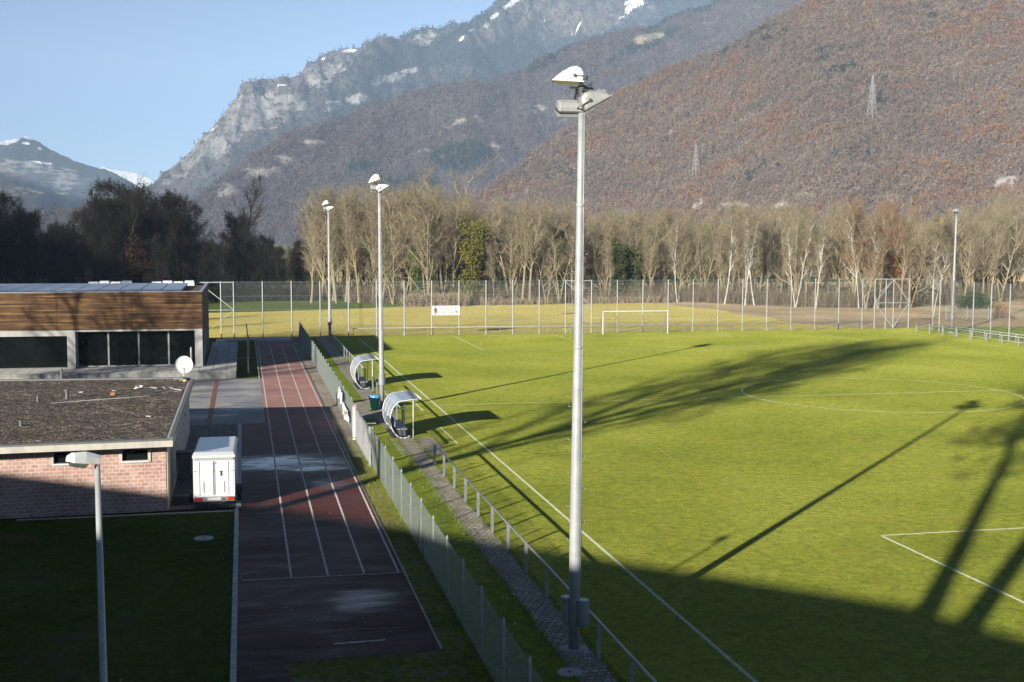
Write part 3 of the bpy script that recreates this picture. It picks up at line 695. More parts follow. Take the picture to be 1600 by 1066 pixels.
# ------------------------------------------------------------------ dugouts
def dugout():
    d = thing('dugout', '', 'dugout', (0,0,0), 0, 'open-fronted team dugouts')
    Ls = 3.5; N = 30
    arc = []
    for k in range(N+1):
        a = rad(-62-(k/N)*212)  # from front foot, round the back, to the roof lip
        arc.append((-3.62+.70*math.cos(a), 1.0+.98*math.sin(a)))
    top = arc[-1]; lip = (-2.72, 2.06)
    roof = arc+[(arc[-1][0]+.3, 2.02), lip] if arc[-1][0] < -3.1 else arc+[lip]
    d['_'] = 0; del d['_']
    hoops = [0, Ls/3, 2*Ls/3, Ls]
    X0 = 3.5
    for y in hoops[:1]+hoops[-1:]:
        MB().tube([(x+X0,y,z) for x,z in roof], .028, 8).build('hoop', 'white_paint', d, smooth=True)
        MB().tube([(-3.12+X0,y,0),(-3.12+X0,y,1.98)], .026, 8).build('front_post', 'white_paint', d, smooth=True)
        MB().bar((-3.95+X0,y,0),(-3.95+X0,y,.12),.05).bar((-3.4+X0,y,0),(-3.4+X0,y,.1),.05).build('foot', 'galv', d)
    for y in hoops[1:-1]: MB().tube([(x+X0,y,z) for x,z in roof], .018, 6).build('rib', 'white_paint', d, smooth=True)
    MB().tube([(lip[0]+X0,-.06,lip[1]),(lip[0]+X0,Ls+.06,lip[1])], .045, 8).build('lip_rail', 'white_paint', d, smooth=True)
    for a, b in zip(hoops[:-1], hoops[1:]):
        seq = roof[9:]; mb = MB(); n = len(seq)
        for y in (a+.03, b-.03):
            for off in (.0, .012): mb.v += [(x+X0+(off if True else 0)*(1 if x > -3.6 else -1)*.3, y, z+off+.004) for x, z in seq]
        for k in range(n-1):
            mb.f += [(n+k, n+k+1, 3*n+k+1, 3*n+k), (k+1, k, 2*n+k, 2*n+k+1)]
        mb.f += [(0,n,3*n,2*n),(n-1,2*n+n-1,3*n+n-1,2*n-1)]
        p = mb.build('canopy_panel', 'poly', d, smooth=True)
    sl = MB()
    for k in (13,17,21): x, z = roof[k]; sl.bar((x+X0-.02,.0,z),(x+X0-.02,Ls,z),.03)
    sl.build('purlin', 'white_paint', d)
    MB().box(-3.98+X0,-3.42+X0,.12,Ls-.12,.44,.49).build('seat', 'seat', d); MB().box(-4.1+X0,-4.05+X0,.12,Ls-.12,.6,1.0).build('backrest', 'seat', d)
    bx = MB().box(-3.95+X0,-3.5+X0,.2,Ls-.2,.1,.438); bx.build('bench_box', 'dark_seat', d)
    MB().box(-4.2+X0,-3.3+X0,-.02,Ls,.012,.03).build('floor_board', 'dark_seat', d)
    return d
d1 = dugout(); d1.location = (-3.5,-65.6,0); d1['label'] = 'nearer curved dugout with pale blue canopy, close to the bar gate'
d2 = copy_tree(d1, (-3.42,-44.0,0), 0, 1, 'farther curved dugout beyond the floodlight mast and bin')

bn = thing('rubbish_bin', 'green rubbish bin with a blue bag over its rim beside the floodlight mast', 'bin', (-3.95,-54.2,0))
MB().lathe([(.24,0),(.26,.05),(.28,.55)], (0,0,0), 18).build('body', 'green_plastic', bn, smooth=False)
mb = MB(); n = 22
for i, (r, z) in enumerate([(.30,.50),(.325,.62),(.33,.80),(.29,.88),(.2,.84)]):
    for k in range(n): q = 1+.09*math.sin(k*2.3+i); mb.v.append((r*q*math.cos(2*PI*k/n), r*q*math.sin(2*PI*k/n), z+.03*math.sin(k*1.7)))
for i in range(4):
    for k in range(n): mb.f.append((i*n+k, i*n+(k+1) % n, (i+1)*n+(k+1) % n, (i+1)*n+k))
mb.f.append(tuple(4*n+k for k in range(n))); mb.build('bag', 'blue_bag', bn, smooth=True)
# ------------------------------------------------------------------ low brick building
bb = thing('brick_building', 'low pink brick building with a flat gravel roof beside the trailer', 'building', (0,0,0))
RZ = 2.62
wf = lambda x: -80.83+(x+14.65)*.033           # front wall line
wins = [(-18.72,-17.73),(-16.27,-15.33)]
mb = MB()
def wallpiece(x0, x1, z0, z1): mb.extrude([(x0,wf(x0)),(x1,wf(x1)),(x1,wf(x1)+.3),(x0,wf(x0)+.3)], lambda q, z: (q[0],q[1],z), z0, z1)
wallpiece(-40,-18.82,0,RZ); wallpiece(-17.63,-16.37,0,RZ); wallpiece(-15.23,-14.68,0,RZ)
for a, b in wins: wallpiece(a-.1,b+.1,0,1.93)
for a, b in wins: wallpiece(a-.1,b+.1,2.46,RZ)
mb.build('front_wall', 'brick', bb)
MB().box(-14.99,-14.62,-80.80,-61.2,0,RZ).build('side_wall', 'cream', bb)
MB().box(-40,-15,-61.5,-61.2,0,RZ).build('back_wall', 'cream', bb)
for a, b in wins:
    y = wf(a)-.012
    fr = MB(); fr.box(a-.1,a,y,y+.25,1.93,2.46); fr.box(b,b+.1,y,y+.25,1.93,2.46); fr.box(a,b,y,y+.24,2.42,2.458)
    w = MB().box(a,b,y+.16,y+.18,1.99,2.42).build('window', 'glass', bb)
    fr.build('surround', 'fascia', w); MB().box(a-.02,b+.02,y-.03,y+.158,1.932,1.985).build('sill', 'white_paint', w)
roofpoly = [(-14.36,-81.75),(-14.36,-60.9),(-40,-58.9),(-40,-83.4)]
rf_ = MB().extrude(roofpoly, lambda q, z: (q[0],q[1],z), RZ+.004, 2.86).build('roof', 'fascia', bb)
inset = lambda d: [(-14.36-d,-81.75+d*1.0),(-14.36-d,-60.9-d),(-40,-58.9-d),(-40,-83.4+d)]
MB().sheet(inset(.3), 2.876).build('gravel_bed', 'gravel', rf_)
mb = MB(); a = roofpoly; b = inset(.3)
mb.extrude([(-14.36,-81.77),(-40,-83.42),(-40,-83.1),(-14.66,-81.45)], lambda q, z: (q[0],q[1],z), 2.864, 2.93)
mb.extrude([(-14.34,-81.75),(-14.34,-60.9),(-14.5,-60.9),(-14.5,-81.58)], lambda q, z: (q[0],q[1],z), 2.866, 2.96)
mb.extrude([(-14.5,-60.9),(-40,-58.9),(-40,-59.1),(-14.5,-61.1)], lambda q, z: (q[0],q[1],z), 2.866, 2.94)
mb.build('edge_trim', 'grey_edge', rf_)
def on_roof(name, mb, m, label, cat, group=None, smooth=False):
    o = mb.build(name, m, None, smooth); return tag(o, label, cat, group)
def pipe(x, y, h, r, label, cap=True):
    m = MB().lathe([(r,0),(r,h)]+([(r*1.0,h),(r*1.9,h+.01),(r*1.9,h+.05),(r*.4,h+.1)] if cap else [(r*.85,h+.01)]), (0,0,0), 12)
    o = on_roof('vent_pipe', m, 'grey_edge', label, 'vent', 'vent pipes on the gravel roof'); o.location = (x,y,2.87)
pipe(-19.85,-68.6,.38,.07,'tallest capped grey vent pipe in the middle of the gravel roof')
pipe(-21.0,-69.5,.3,.05,'thin uncapped vent pipe left of the capped one on the gravel roof', False)
pipe(-20.5,-77.0,.22,.06,'short stub vent pipe near the front edge of the gravel roof', False)
pipe(-21.2,-60.4,.5,.055,'dark capped vent pipe at the rear edge of the gravel roof')
o = on_roof('brick', MB().box(-.1,.1,-.07,.07,0,.13), simple('loose_red_brick', (.42,.18,.09), .85, 0, .2, 6), 'loose orange brick lying on the gravel roof', 'brick'); o.location = (-17.9,-67.6,2.88)
for i, (x, y, l) in enumerate([(-15.7,-75.3,'flat white tile lying alone nearest the front of the gravel roof'),(-17.0,-65.2,'white tile nearest the cable coil on the gravel roof'),(-18.0,-65.9,'small white tile left of the cable coil on the gravel roof'),(-19.5,-66.2,'small white tile behind the tallest vent pipe')]):
    o = on_roof('tile', MB().box(-.1,.1,-.075,.075,0,.025), 'white_paint', l, 'tile', 'white tiles on the gravel roof'); o.location = (x,y,2.885); o.rotation_euler = (0,.06,i)
o = on_roof('roof_lamp', MB().lathe([(.06,0),(.12,.03),(.1,.11),(.03,.14)], n=14), 'yellow_sheet', 'small yellow cap on the gravel roof near the satellite dish', 'lamp'); o.location = (-14.75,-62.6,2.88)
o = on_roof('roof_box', MB().lathe([(.2,0),(.2,.16),(.12,.2)], n=12), 'grey_edge', 'squat grey vent hood in the corner of the gravel roof', 'vent'); o.location = (-14.9,-62.0,2.88)
pts = [(-20.3,-70.3),(-19.7,-70.0),(-18.8,-69.6),(-17.9,-69.2),(-17.0,-68.9),(-16.2,-68.4),(-15.7,-67.5),(-15.1,-66.9),(-14.75,-66.7)]
o = on_roof('cable', MB().tube([(x,y,2.905) for x,y in pts], .018, 6), 'cable', 'long pale cable laid straight across the gravel roof', 'cable')
pts = [(-14.75,-66.4),(-15.1,-66.0),(-15.4,-65.3),(-15.55,-65.7),(-15.75,-65.0),(-16.0,-65.5),(-16.3,-65.2),(-16.6,-65.4)]+[(-16.85+.22*math.cos(k*.9)*(1-.01*k), -65.2+.32*math.sin(k*.9)) for k in range(18)]
o = on_roof('cable', MB().tube([(x,y,2.905+.004*i) for i,(x,y) in enumerate(pts)], .018, 6), 'cable', 'coiled end of a white cable on the gravel roof near its right edge', 'cable')
# dish
ds = thing('satellite_dish', 'round white satellite dish on the rear corner of the gravel roof', 'satellite dish', (-14.85,-61.5,2.95), rad(4))
MB().box(-.55,.55,-.3,.3,-.02,.03).build('base_plate', 'galv_light', ds)
MB().tube([(0,0,.03),(0,.05,.35),(0,.12,.75)], .035, 10).build('mount', 'galv_light', ds)
dp = MB(); n = 28; rings = 7
for i in range(rings+1):
    r = .46*i/rings
    for k in range(n): dp.v.append((r*math.cos(2*PI*k/n), -.0+.5*r*r-.1, r*math.sin(2*PI*k/n)*1.04))
for i in range(rings):
    for k in range(n): dp.f.append((i*n+k,(i+1)*n+k,(i+1)*n+(k+1) % n,i*n+(k+1) % n))
dp2 = list(dp.v); off = len(dp.v)
dp.v += [(x,y+.02,z) for x,y,z in dp2]; dp.f += [tuple(reversed([q+off for q in f])) for f in dp.f[:rings*n]]
dp.f += [(rings*n+k, rings*n+(k+1) % n, off+rings*n+(k+1) % n, off+rings*n+k) for k in range(n)]
o = dp.build('reflector', 'dish', ds, smooth=True); o.location = (0,.02,.72); o.rotation_euler = (rad(-14),0,0)
o.scale = (1,-1,1)
MB().tube([(0,-.02,.3),(0,-.38,.36),(0,-.5,.5)], .018, 6).box(-.04,.04,-.56,-.46,.48,.6).build('feed_arm', 'galv', ds)
for y, l in ((-78.6,'white wall lamp on the side wall, nearer the front corner'),(-71.5,'white wall lamp on the side wall, farther from the front corner')):
    w = thing('wall_lamp', l, 'lamp', (-14.62,y,2.35), 0, 'wall lamps of the brick building'); MB().box(.0,.06,-.1,.1,-.1,.1).build('back_plate', 'galv', w); MB().box(.06,.36,-.16,.16,.0,.1).build('lamp_body', 'white_paint', w)
c = thing('crate', 'dark plastic crate standing against the side wall of the brick building', 'crate', (-14.2,-79.7,0)); MB().box(-.32,.32,-.25,.25,0,.3).build('box', 'black', c, bevel=.02); MB().box(-.34,.34,-.27,.27,.3,.36).build('lid', 'black', c, bevel=.015)
for i, (x, y, h, l) in enumerate([(-14.3,-74.6,1.25,'left dark wheeled bin in the shaded gap behind the trailer'),(-13.5,-74.3,1.15,'right dark wheeled bin in the shaded gap behind the trailer')]):
    c = thing('wheeled_bin', l, 'bin', (x,y,0), .1*i, 'wheeled bins beside the brick building')
    mb = MB(); mb.add([(-.24,-.26,.06),(.24,-.26,.06),(.24,.26,.06),(-.24,.26,.06),(-.3,-.36,h-.1),(.3,-.36,h-.1),(.3,.34,h-.1),(-.3,.34,h-.1)],[(0,3,2,1),(4,5,6,7),(0,1,5,4),(1,2,6,5),(2,3,7,6),(3,0,4,7)]); mb.build('body', 'grey_edge', c)
    MB().box(-.32,.32,-.38,.36,h-.1,h-.02).build('lid', 'black', c, bevel=.02)
    for s in (-1,1): MB().lathe([(.1,-.03),(.1,.03)], (s*.27,.28,.1), 12, 'X').build('wheel', 'rubber', c)

# ------------------------------------------------------------------ box trailer
tr = thing('box_trailer', 'white box trailer with red tail lamps parked beside the running track', 'trailer', (-12.9,-81.0,0), rad(-1.2))
tr.scale = (.967,.967,1.0)
W, Lt = .80, 4.2
MB().box(-W,W,.03,Lt,.5,2.02).build('body', 'white_gloss', tr, bevel=.015)
mb = MB(); mb.add([(-W-.03,-.03,2.025),(W+.03,-.03,2.025),(W+.03,Lt+.03,2.025),(-W-.03,Lt+.03,2.025),(-W-.03,-.03,2.10),(W+.03,-.03,2.10),(W+.03,Lt+.03,2.10),(-W-.03,Lt+.03,2.10),(-W+.05,.25,2.2),(W-.05,.25,2.2),(W-.05,Lt-.1,2.2),(-W+.05,Lt-.1,2.2)],
 [(0,3,2,1),(0,1,5,4),(1,2,6,5),(2,3,7,6),(3,0,4,7),(4,5,9,8),(5,6,10,9),(6,7,11,10),(7,4,8,11),(8,9,10,11)]); mb.build('roof', 'white_gloss', tr, bevel=.01)
MB().box(-W+.04,W-.04,.0,.028,1.92,2.02).build('rear_header', 'galv_light', tr)
for s, nm in ((-1,'left'),(1,'right')):
    x0, x1 = (-W+.05,-.012) if s < 0 else (.012,W-.05)
    d = MB().box(x0,x1,-.012,.028,.56,1.9).build('door', 'white_gloss', tr, bevel=.006)
    mb = MB(); cx = -.42*s*-1
    for xx in (s*.56, s*.03): mb.bar((xx,-.02,.58),(xx,-.02,1.88),.028,.014)
    mb.build('locking_bar', 'galv', d)
    MB().bar((s*.4,-.022,.68),(s*.4,-.022,1.1),.03,.02).build('door_rib', 'grey_edge', d)
    MB().box(s*.72-.06,s*.72+.06,-.025,-.013,1.5,1.53).build('hinge', 'galv', d)
    MB().box(s*.78-.02,s*.78+.02,-.014,.028,.5,1.92).build('corner_post', 'white_gloss', tr)
    MB().box(s*.62-.15,s*.62+.15,-.05,.0,.36,.49).build('tail_lamp', 'red_plastic', tr, bevel=.01)
    if s > 0: MB().box(.5,.54,-.058,-.0505,.38,.47).build('indicator', 'orange_plastic', tr)
    wl = MB().lathe([(.2,-.08),(.29,-.075),(.3,-.04),(.3,.04),(.29,.075),(.2,.08)], (s*.93,1.7,.3), 24, 'X').build('wheel', 'rubber', tr)
    MB().lathe([(.19,-.085),(.16,-.07),(.05,-.09),(.05,.09),(.16,.07),(.19,.085)], (s*.93,1.7,.3), 18, 'X').build('rim', 'galv', wl)
    mb = MB(); pr_ = [(1.7+.38*math.cos(a), .3+.37*math.sin(a)) for a in [rad(q) for q in range(0,181,15)]]+[(1.7+.35*math.cos(a), .3+.34*math.sin(a)) for a in [rad(q) for q in range(180,-1,-15)]]
    mb.extrude(pr_, lambda q, x: (x,q[0],q[1]), s*.81, s*1.05); mb.build('mudguard', 'black', tr)
MB().bar((.26,-.03,1.5),(.26,-.03,1.32),.09,.03).bar((.2,-.03,1.5),(.34,-.03,1.5),.03,.03).build('latch', 'grey_edge', tr)
MB().bar((-W+.1,-.018,1.51),(W-.1,-.018,1.51),.012,.008).build('trim_strip', 'galv', tr)
MB().box(-.26,.26,-.045,-.02,.37,.475).build('number_plate', 'plate', tr)
MB().box(-W,W,-.015,.03,.33,.5).box(-.6,.6,.03,Lt,.38,.495).build('bumper_bar', 'galv', tr)
MB().lathe([(.035,-.05),(.035,-.02)], (.36,0,.42), 10, 'Y').build('socket', 'black', tr)
MB().box(.06,.11,-.0165,-.0125,1.79,1.84).build('emblem', 'red_plastic', tr)
mb = MB()
for x0, x1 in ((-.46,-.14),(.14,.48)): mb.box(x0,x1,-.0155,-.0125,1.80,1.825)
mb.build('faded_lettering', 'plate', tr)
MB().bar((-.5,Lt,.44),(0,Lt+1.2,.44),.07).bar((.5,Lt,.44),(0,Lt+1.2,.44),.07).bar((0,Lt+1.1,.44),(0,Lt+1.6,.44),.06).build('drawbar', 'galv', tr)

# ------------------------------------------------------------------ wooden hall
wb = thing('sports_hall', 'long hall clad in brown boards above dark glazing, behind the gravel roof', 'building', (0,0,0))
FY = -32.5; X1 = -14.78; X0 = -62; BYK = -15.0
ZT, ZM, ZB = 6.32, 3.5, .62
MB().box(X0,X1,FY,FY+.16,ZM,ZT).build('board_cladding', 'wood', wb)
MB().box(X1-.16,X1,FY+.162,BYK,.4,ZT).build('end_wall', 'dark_wall', wb)
MB().box(X0,X1,BYK,BYK+.2,0,ZT).build('rear_wall', 'dark_wall', wb)
mb = MB(); mb.box(X0,-24.02,FY-.02,FY+.5,ZM-.42,ZM-.004); mb.box(-24.6,-24.02,FY-.02,FY+1.1,ZB,ZM-.424); mb.box(-24.02,X1-.02,FY+.0,FY+1.3,ZM-.12,ZM-.004); mb.box(-15.36,X1-.02,FY+.02,FY+.5,ZB,ZM-.122)
mb.build('concrete_frame', 'concrete_frame', wb)
MB().box(X0,-15.0,FY+3.2,FY+3.3,ZB,ZM).build('inner_wall', 'blind', wb)
MB().box(X0,-15.0,FY+.5,FY+3.2,ZB-.2,ZB+.02).build('inner_floor', 'blind', wb)
mull = [-24.0,-21.75,-19.55,-17.35,-15.38]
for a, b in zip(mull[:-1], mull[1:]):
    w = MB().box(a+.07,b-.07,FY+.86,FY+.89,ZB+.12,ZM-.2).build('window', 'glass', wb)
    MB().box(a-.05,a+.07,FY+.8,FY+.95,ZB+.05,ZM-.124).box(a+.07,b-.05,FY+.8,FY+.95,ZB+.02,ZB+.118).box(a+.07,b-.05,FY+.8,FY+.95,ZM-.198,ZM-.124).build('frame', 'galv_light', w)
xs = [-60,-54,-48,-42,-36,-30.2,-24.6]
for a, b in zip(xs[:-1], xs[1:]):
    w = MB().box(a+.04,b-.04,FY+.3,FY+.33,ZB+.1,ZM-.43).build('window', 'glass', wb)
    MB().box(a-.04,a+.035,FY+.28,FY+.36,ZB,ZM-.43).box(a+.035,b-.04,FY+.28,FY+.36,ZB,ZB+.098).build('frame', 'grey_edge', w)
rf2 = MB().box(X0,X1-.165,FY+.165,BYK-.01,5.9,6.2).build('roof', 'gravel', wb)
mb = MB(); mb.box(X0,X1+.04,FY-.03,FY+.2,ZT+.003,ZT+.06); mb.box(X1-.2,X1+.04,FY+.203,BYK+.2,ZT+.003,ZT+.06); mb.box(X0,X1-.2,BYK-.02,BYK+.22,ZT+.003,ZT+.05)
mb.build('coping', 'steel_sheet', rf2)
for k in range(14):
    a = -16.35-1.58*(k+1)
    pn = MB().add([(a+.05,FY+.5,6.36),(a+1.53,FY+.5,6.36),(a+1.53,FY+14,6.5),(a+.05,FY+14,6.5),(a+.05,FY+.5,6.22),(a+1.53,FY+.5,6.22),(a+1.53,FY+14,6.34),(a+.05,FY+14,6.34)],[(0,1,2,3),(4,7,6,5),(0,4,5,1),(1,5,6,2),(2,6,7,3),(3,7,4,0)]).build('solar_panel', 'steel_sheet', wb)
    MB().box(a+.1,a+1.48,FY+.52,FY+3.2,6.372,6.40).build('panel_face', 'panel', pn)
mb = MB()
for x0 in (-19.6,-24.9):
    for k in range(4):
        zt = 6.62 if k % 2 else 6.55
        SK = MB().add([(x0+k*.93,BYK-1.8,6.2),(x0+k*.93+.91,BYK-1.8,6.2),(x0+k*.93+.91,BYK-.5,6.2),(x0+k*.93,BYK-.5,6.2),(x0+k*.93+.08,BYK-1.7,zt),(x0+k*.93+.83,BYK-1.7,zt),(x0+k*.93+.83,BYK-.6,zt),(x0+k*.93+.08,BYK-.6,zt)],[(0,3,2,1),(4,5,6,7),(0,1,5,4),(1,2,6,5),(2,3,7,6),(3,0,4,7)])
        SK.build('skylight', 'skylight', rf2)
MB().extrude([(-62,-36.0),(-12.32,-36.0),(-12.32,-10),(-14.6,-10),(-14.6,-32.2),(-62,-32.2)], lambda q, z: (q[0],q[1],z), -.05, .52).build('terrace_base', 'concrete', None)['kind'] = 'structure'
MB().extrude([(-62,-36.03),(-12.29,-36.03),(-12.29,-9.97),(-14.6,-9.97),(-14.6,-31.2),(-62,-31.2)], lambda q, z: (q[0],q[1],z), .524, .62).build('terrace', 'slab', None)['kind'] = 'structure'
p = thing('post_lamp', 'slim dark post with a small bracket standing on the grass beside the track', 'post', (-11.4,-34.6,0))
MB().tube([(0,0,0),(-.02,0,2.9),(-.12,0,4.0)], [.07,.06,.035], 10).build('shaft', 'black', p); MB().tube([(-.05,0,2.95),(.12,0,3.1),(.14,0,3.2)], .03, 6).build('bracket', 'dark_metal', p); MB().box(-.09,.09,-.09,.09,1.6,2.85).build('sleeve', 'black', p)
for i, (dx, dy) in enumerate(((-16.7,-32.9),(-13.3,-14.0))):
    pass
bl = thing('rain_pipe', 'slanted grey rain pipe at the corner of the board-clad hall', 'pipe', (-14.72,-31.9,.62)); MB().tube([(0,0,0),(0.03,.6,1.3),(.03,2.2,2.7)], .045, 8).build('pipe', 'galv_light', bl)
bl = thing('bollard_light', 'slim upright pale post on the terrace behind the satellite dish', 'bollard', (-15.6,-33.9,.62)); MB().tube([(0,0,0),(0,0,1.55)], .07, 10).build('shaft', 'galv_light', bl); MB().lathe([(.075,1.552),(.075,1.6),(.03,1.63)], n=10).build('cap', 'galv', bl)
# manholes
for (x, y, r, l) in ((-13.17,-85.65,.34,'round concrete manhole cover in the shaded lawn'),(-4.15,-101.12,.3,'round concrete manhole cover beside the foreground floodlight mast')):
    m = thing('manhole_cover', l, 'manhole cover', (x,y,0), 0, 'concrete manhole covers'); MB().lathe([(r,-.03),(r,.03),(r*.97,.035)], n=22).build('ring', 'concrete', m); MB().lathe([(r*.15,.0355),(r*.14,.05)], n=12).build('lifting_eye', 'dark_metal', m)
# far small things at the left, below the trees
vx = thing('van', 'small white van parked under the dark trees beyond the hall', 'van', (-28.9,190,0), .3)
MB().box(-2.3,1.2,-.95,.95,.4,2.1).build('body', 'white_gloss', vx, bevel=.12); MB().add([(1.21,-.93,.4),(2.4,-.9,.4),(2.4,.9,.4),(1.21,.93,.4),(1.21,-.9,2.0),(1.7,-.85,1.25),(1.7,.85,1.25),(1.21,.9,2.0),(2.4,-.88,1.1),(2.4,.88,1.1)],[(0,3,2,1),(0,1,8,5,4),(3,7,6,9,2),(4,5,6,7),(5,8,9,6),(1,2,9,8)]).build('cab', 'white_gloss', vx)
MB().box(-1.0,1.0,-.962,-.952,1.3,1.85).build('window', 'glass', vx)
for x in (-1.5,1.5):
    for s in (-1,1): MB().lathe([(.33,-.1),(.33,.1)], (x,s*.87,.33), 14, 'Y').build('wheel', 'rubber', vx)
h = thing('garden_hut', 'green garden hut under the dark trees beyond the hall', 'hut', (-27.0,206,0)); MB().box(-1.7,1.7,-1.2,1.2,0,2.2).build('wall', 'green_hut', h); MB().add([(-1.9,-1.4,2.2),(1.9,-1.4,2.2),(1.9,0,2.9),(-1.9,0,2.9),(-1.9,1.4,2.2),(1.9,1.4,2.2)],[(0,1,2,3),(3,2,5,4),(0,3,4),(1,5,2)]).build('roof', 'grey_edge', h); MB().box(-.4,.4,-1.23,-1.202,0,1.9).build('door', 'dark_wall', h)
h = thing('shed', 'pale shed wall glimpsed between the dark trees on the left', 'shed', (-23.0,330,4.0)); MB().box(-1.7,1.7,-1.5,1.5,-4.0,2.0).build('wall', 'white_paint', h); MB().add([(-2,-1.7,2.0),(2,-1.7,2.0),(2,0,2.9),(-2,0,2.9),(-2,1.7,2.0),(2,1.7,2.0)],[(0,1,2,3),(3,2,5,4),(0,3,4),(1,5,2)]).build('roof', 'grey_edge', h)
# far right: road guard rail, mesh fence, panel
gr = thing('guard_rail', 'pale roadside guard rail seen above the right fence', 'guard rail', (150,150,0), rad(-1.5))
MB().bar((0,0,3.2),(75,0,3.2),.14,.34).build('rail', 'concrete', gr)
for k in range(19): MB().bar((k*4,.15,2.2),(k*4,.15,3.2),.1).build('post', 'galv', gr)
struct(MB().extrude([(140,150.5),(240,146.5),(240,175),(140,175)], lambda q, z: (q[0],q[1],z), -.05, 2.3).build('road_embankment', 'leaf'))
struct(MB().sheet([(142,152),(240,148.3),(240,160),(142,160)], 2.31).build('road', 'asphalt'))
lf = thing('low_mesh_fence', 'low mesh fence on pale posts in the meadow beyond the right net', 'fence', (78,16,0))
for k in range(12): MB().bar((k*2.5,-k*.9,0),(k*2.5,-k*.9,1.8),.08).build('post', 'galv_light', lf)
wires(MB(), (0,0), (27.5,-9.9), .05, 1.7, .1, .004).build('wire_mesh', 'mesh_grey', lf)
gp = thing('grey_barn', 'blue-grey building side glimpsed through the treetops left of the right mast', 'building', (0,0,0))
bx_ = along(1258, 190)
MB().box(bx_-4.3,bx_+4.3,190,200,0,12.2).build('wall', 'grey_hut', gp); MB().box(bx_-4.6,bx_+4.6,189.7,200.3,12.2,12.5).build('roof', 'grey_edge', gp)
yc = thing('hazard_post', 'small yellow marker tower rising from the treetops right of centre', 'tower', (along(1470,260),260,0))
MB().bar((0,0,0),(0,0,17.3),.5).build('mast', 'wood_post', yc); MB().box(-.7,.7,-.5,.5,15.0,17.8).build('box', 'yellow_sheet', yc)
def wood_pole(u, Y, h, label, arm=True):
    t = thing('utility_pole', label, 'pole', (along(u,Y),Y,0), 0, 'utility poles above the treetops')
    MB().tube([(0,0,0),(0,0,h)], [.22,.15], 8).build('shaft', 'wood_post', t)
    if arm: MB().bar((-1.0,0,h-1.6),(1.0,0,h-1.6),.12).bar((-.7,0,h-2.6),(.7,0,h-2.6),.12).build('crossarm', 'wood_post', t)
wood_pole(1312, 210, 20.4, 'tallest wooden utility pole with cross-arms against the russet slope')
wood_pole(1203, 240, 19.2, 'thin utility pole above the birches')
wood_pole(1076, 240, 18.2, 'thin utility pole left of the birches, half hidden by twigs', False)
# ------------------------------------------------------------------ mountains
_perm = rng.permutation(512).astype(np.int64)
_g = rng.uniform(0, 2*PI, 512); _gx, _gy = np.cos(_g), np.sin(_g)
def pnoise(x, y):
    xi = np.floor(x).astype(np.int64); yi = np.floor(y).astype(np.int64); xf = x-xi; yf = y-yi
    u = xf*xf*xf*(xf*(xf*6-15)+10); v = yf*yf*yf*(yf*(yf*6-15)+10)
    def h(i, j):
        k = _perm[(_perm[i & 511]+j) & 511]; return _gx[k], _gy[k]
    def d(i, j, dx, dy): gx, gy = h(xi+i, yi+j); return gx*dx+gy*dy
    a = d(0,0,xf,yf); b = d(1,0,xf-1,yf); c = d(0,1,xf,yf-1); e = d(1,1,xf-1,yf-1)
    return ((a+u*(b-a))+v*((c+u*(e-c))-(a+u*(b-a))))*1.5
def fbm(x, y, o=5, g=.5, ridged=False):
    s = np.zeros_like(x); a = 1.0; n = 0
    for k in range(o):
        q = pnoise(x*2**k+17.3*k, y*2**k-9.1*k)
        s += a*((1-2*np.abs(q)) if ridged else q); n += a; a *= g
    return s/n
def sstep(a, b, x): t = np.clip((x-a)/(b-a), 0, 1); return t*t*(3-2*t)
Fn, Rn, Un, Cn = np.array(Fv), np.array(Rv), np.array(Uv), np.array(CAM)
def sightings(P):
    d = P-Cn; z = np.maximum(d@Fn, 1); return 800+FPX*(d@Rn)/z, 533-FPX*(d@Un)/z
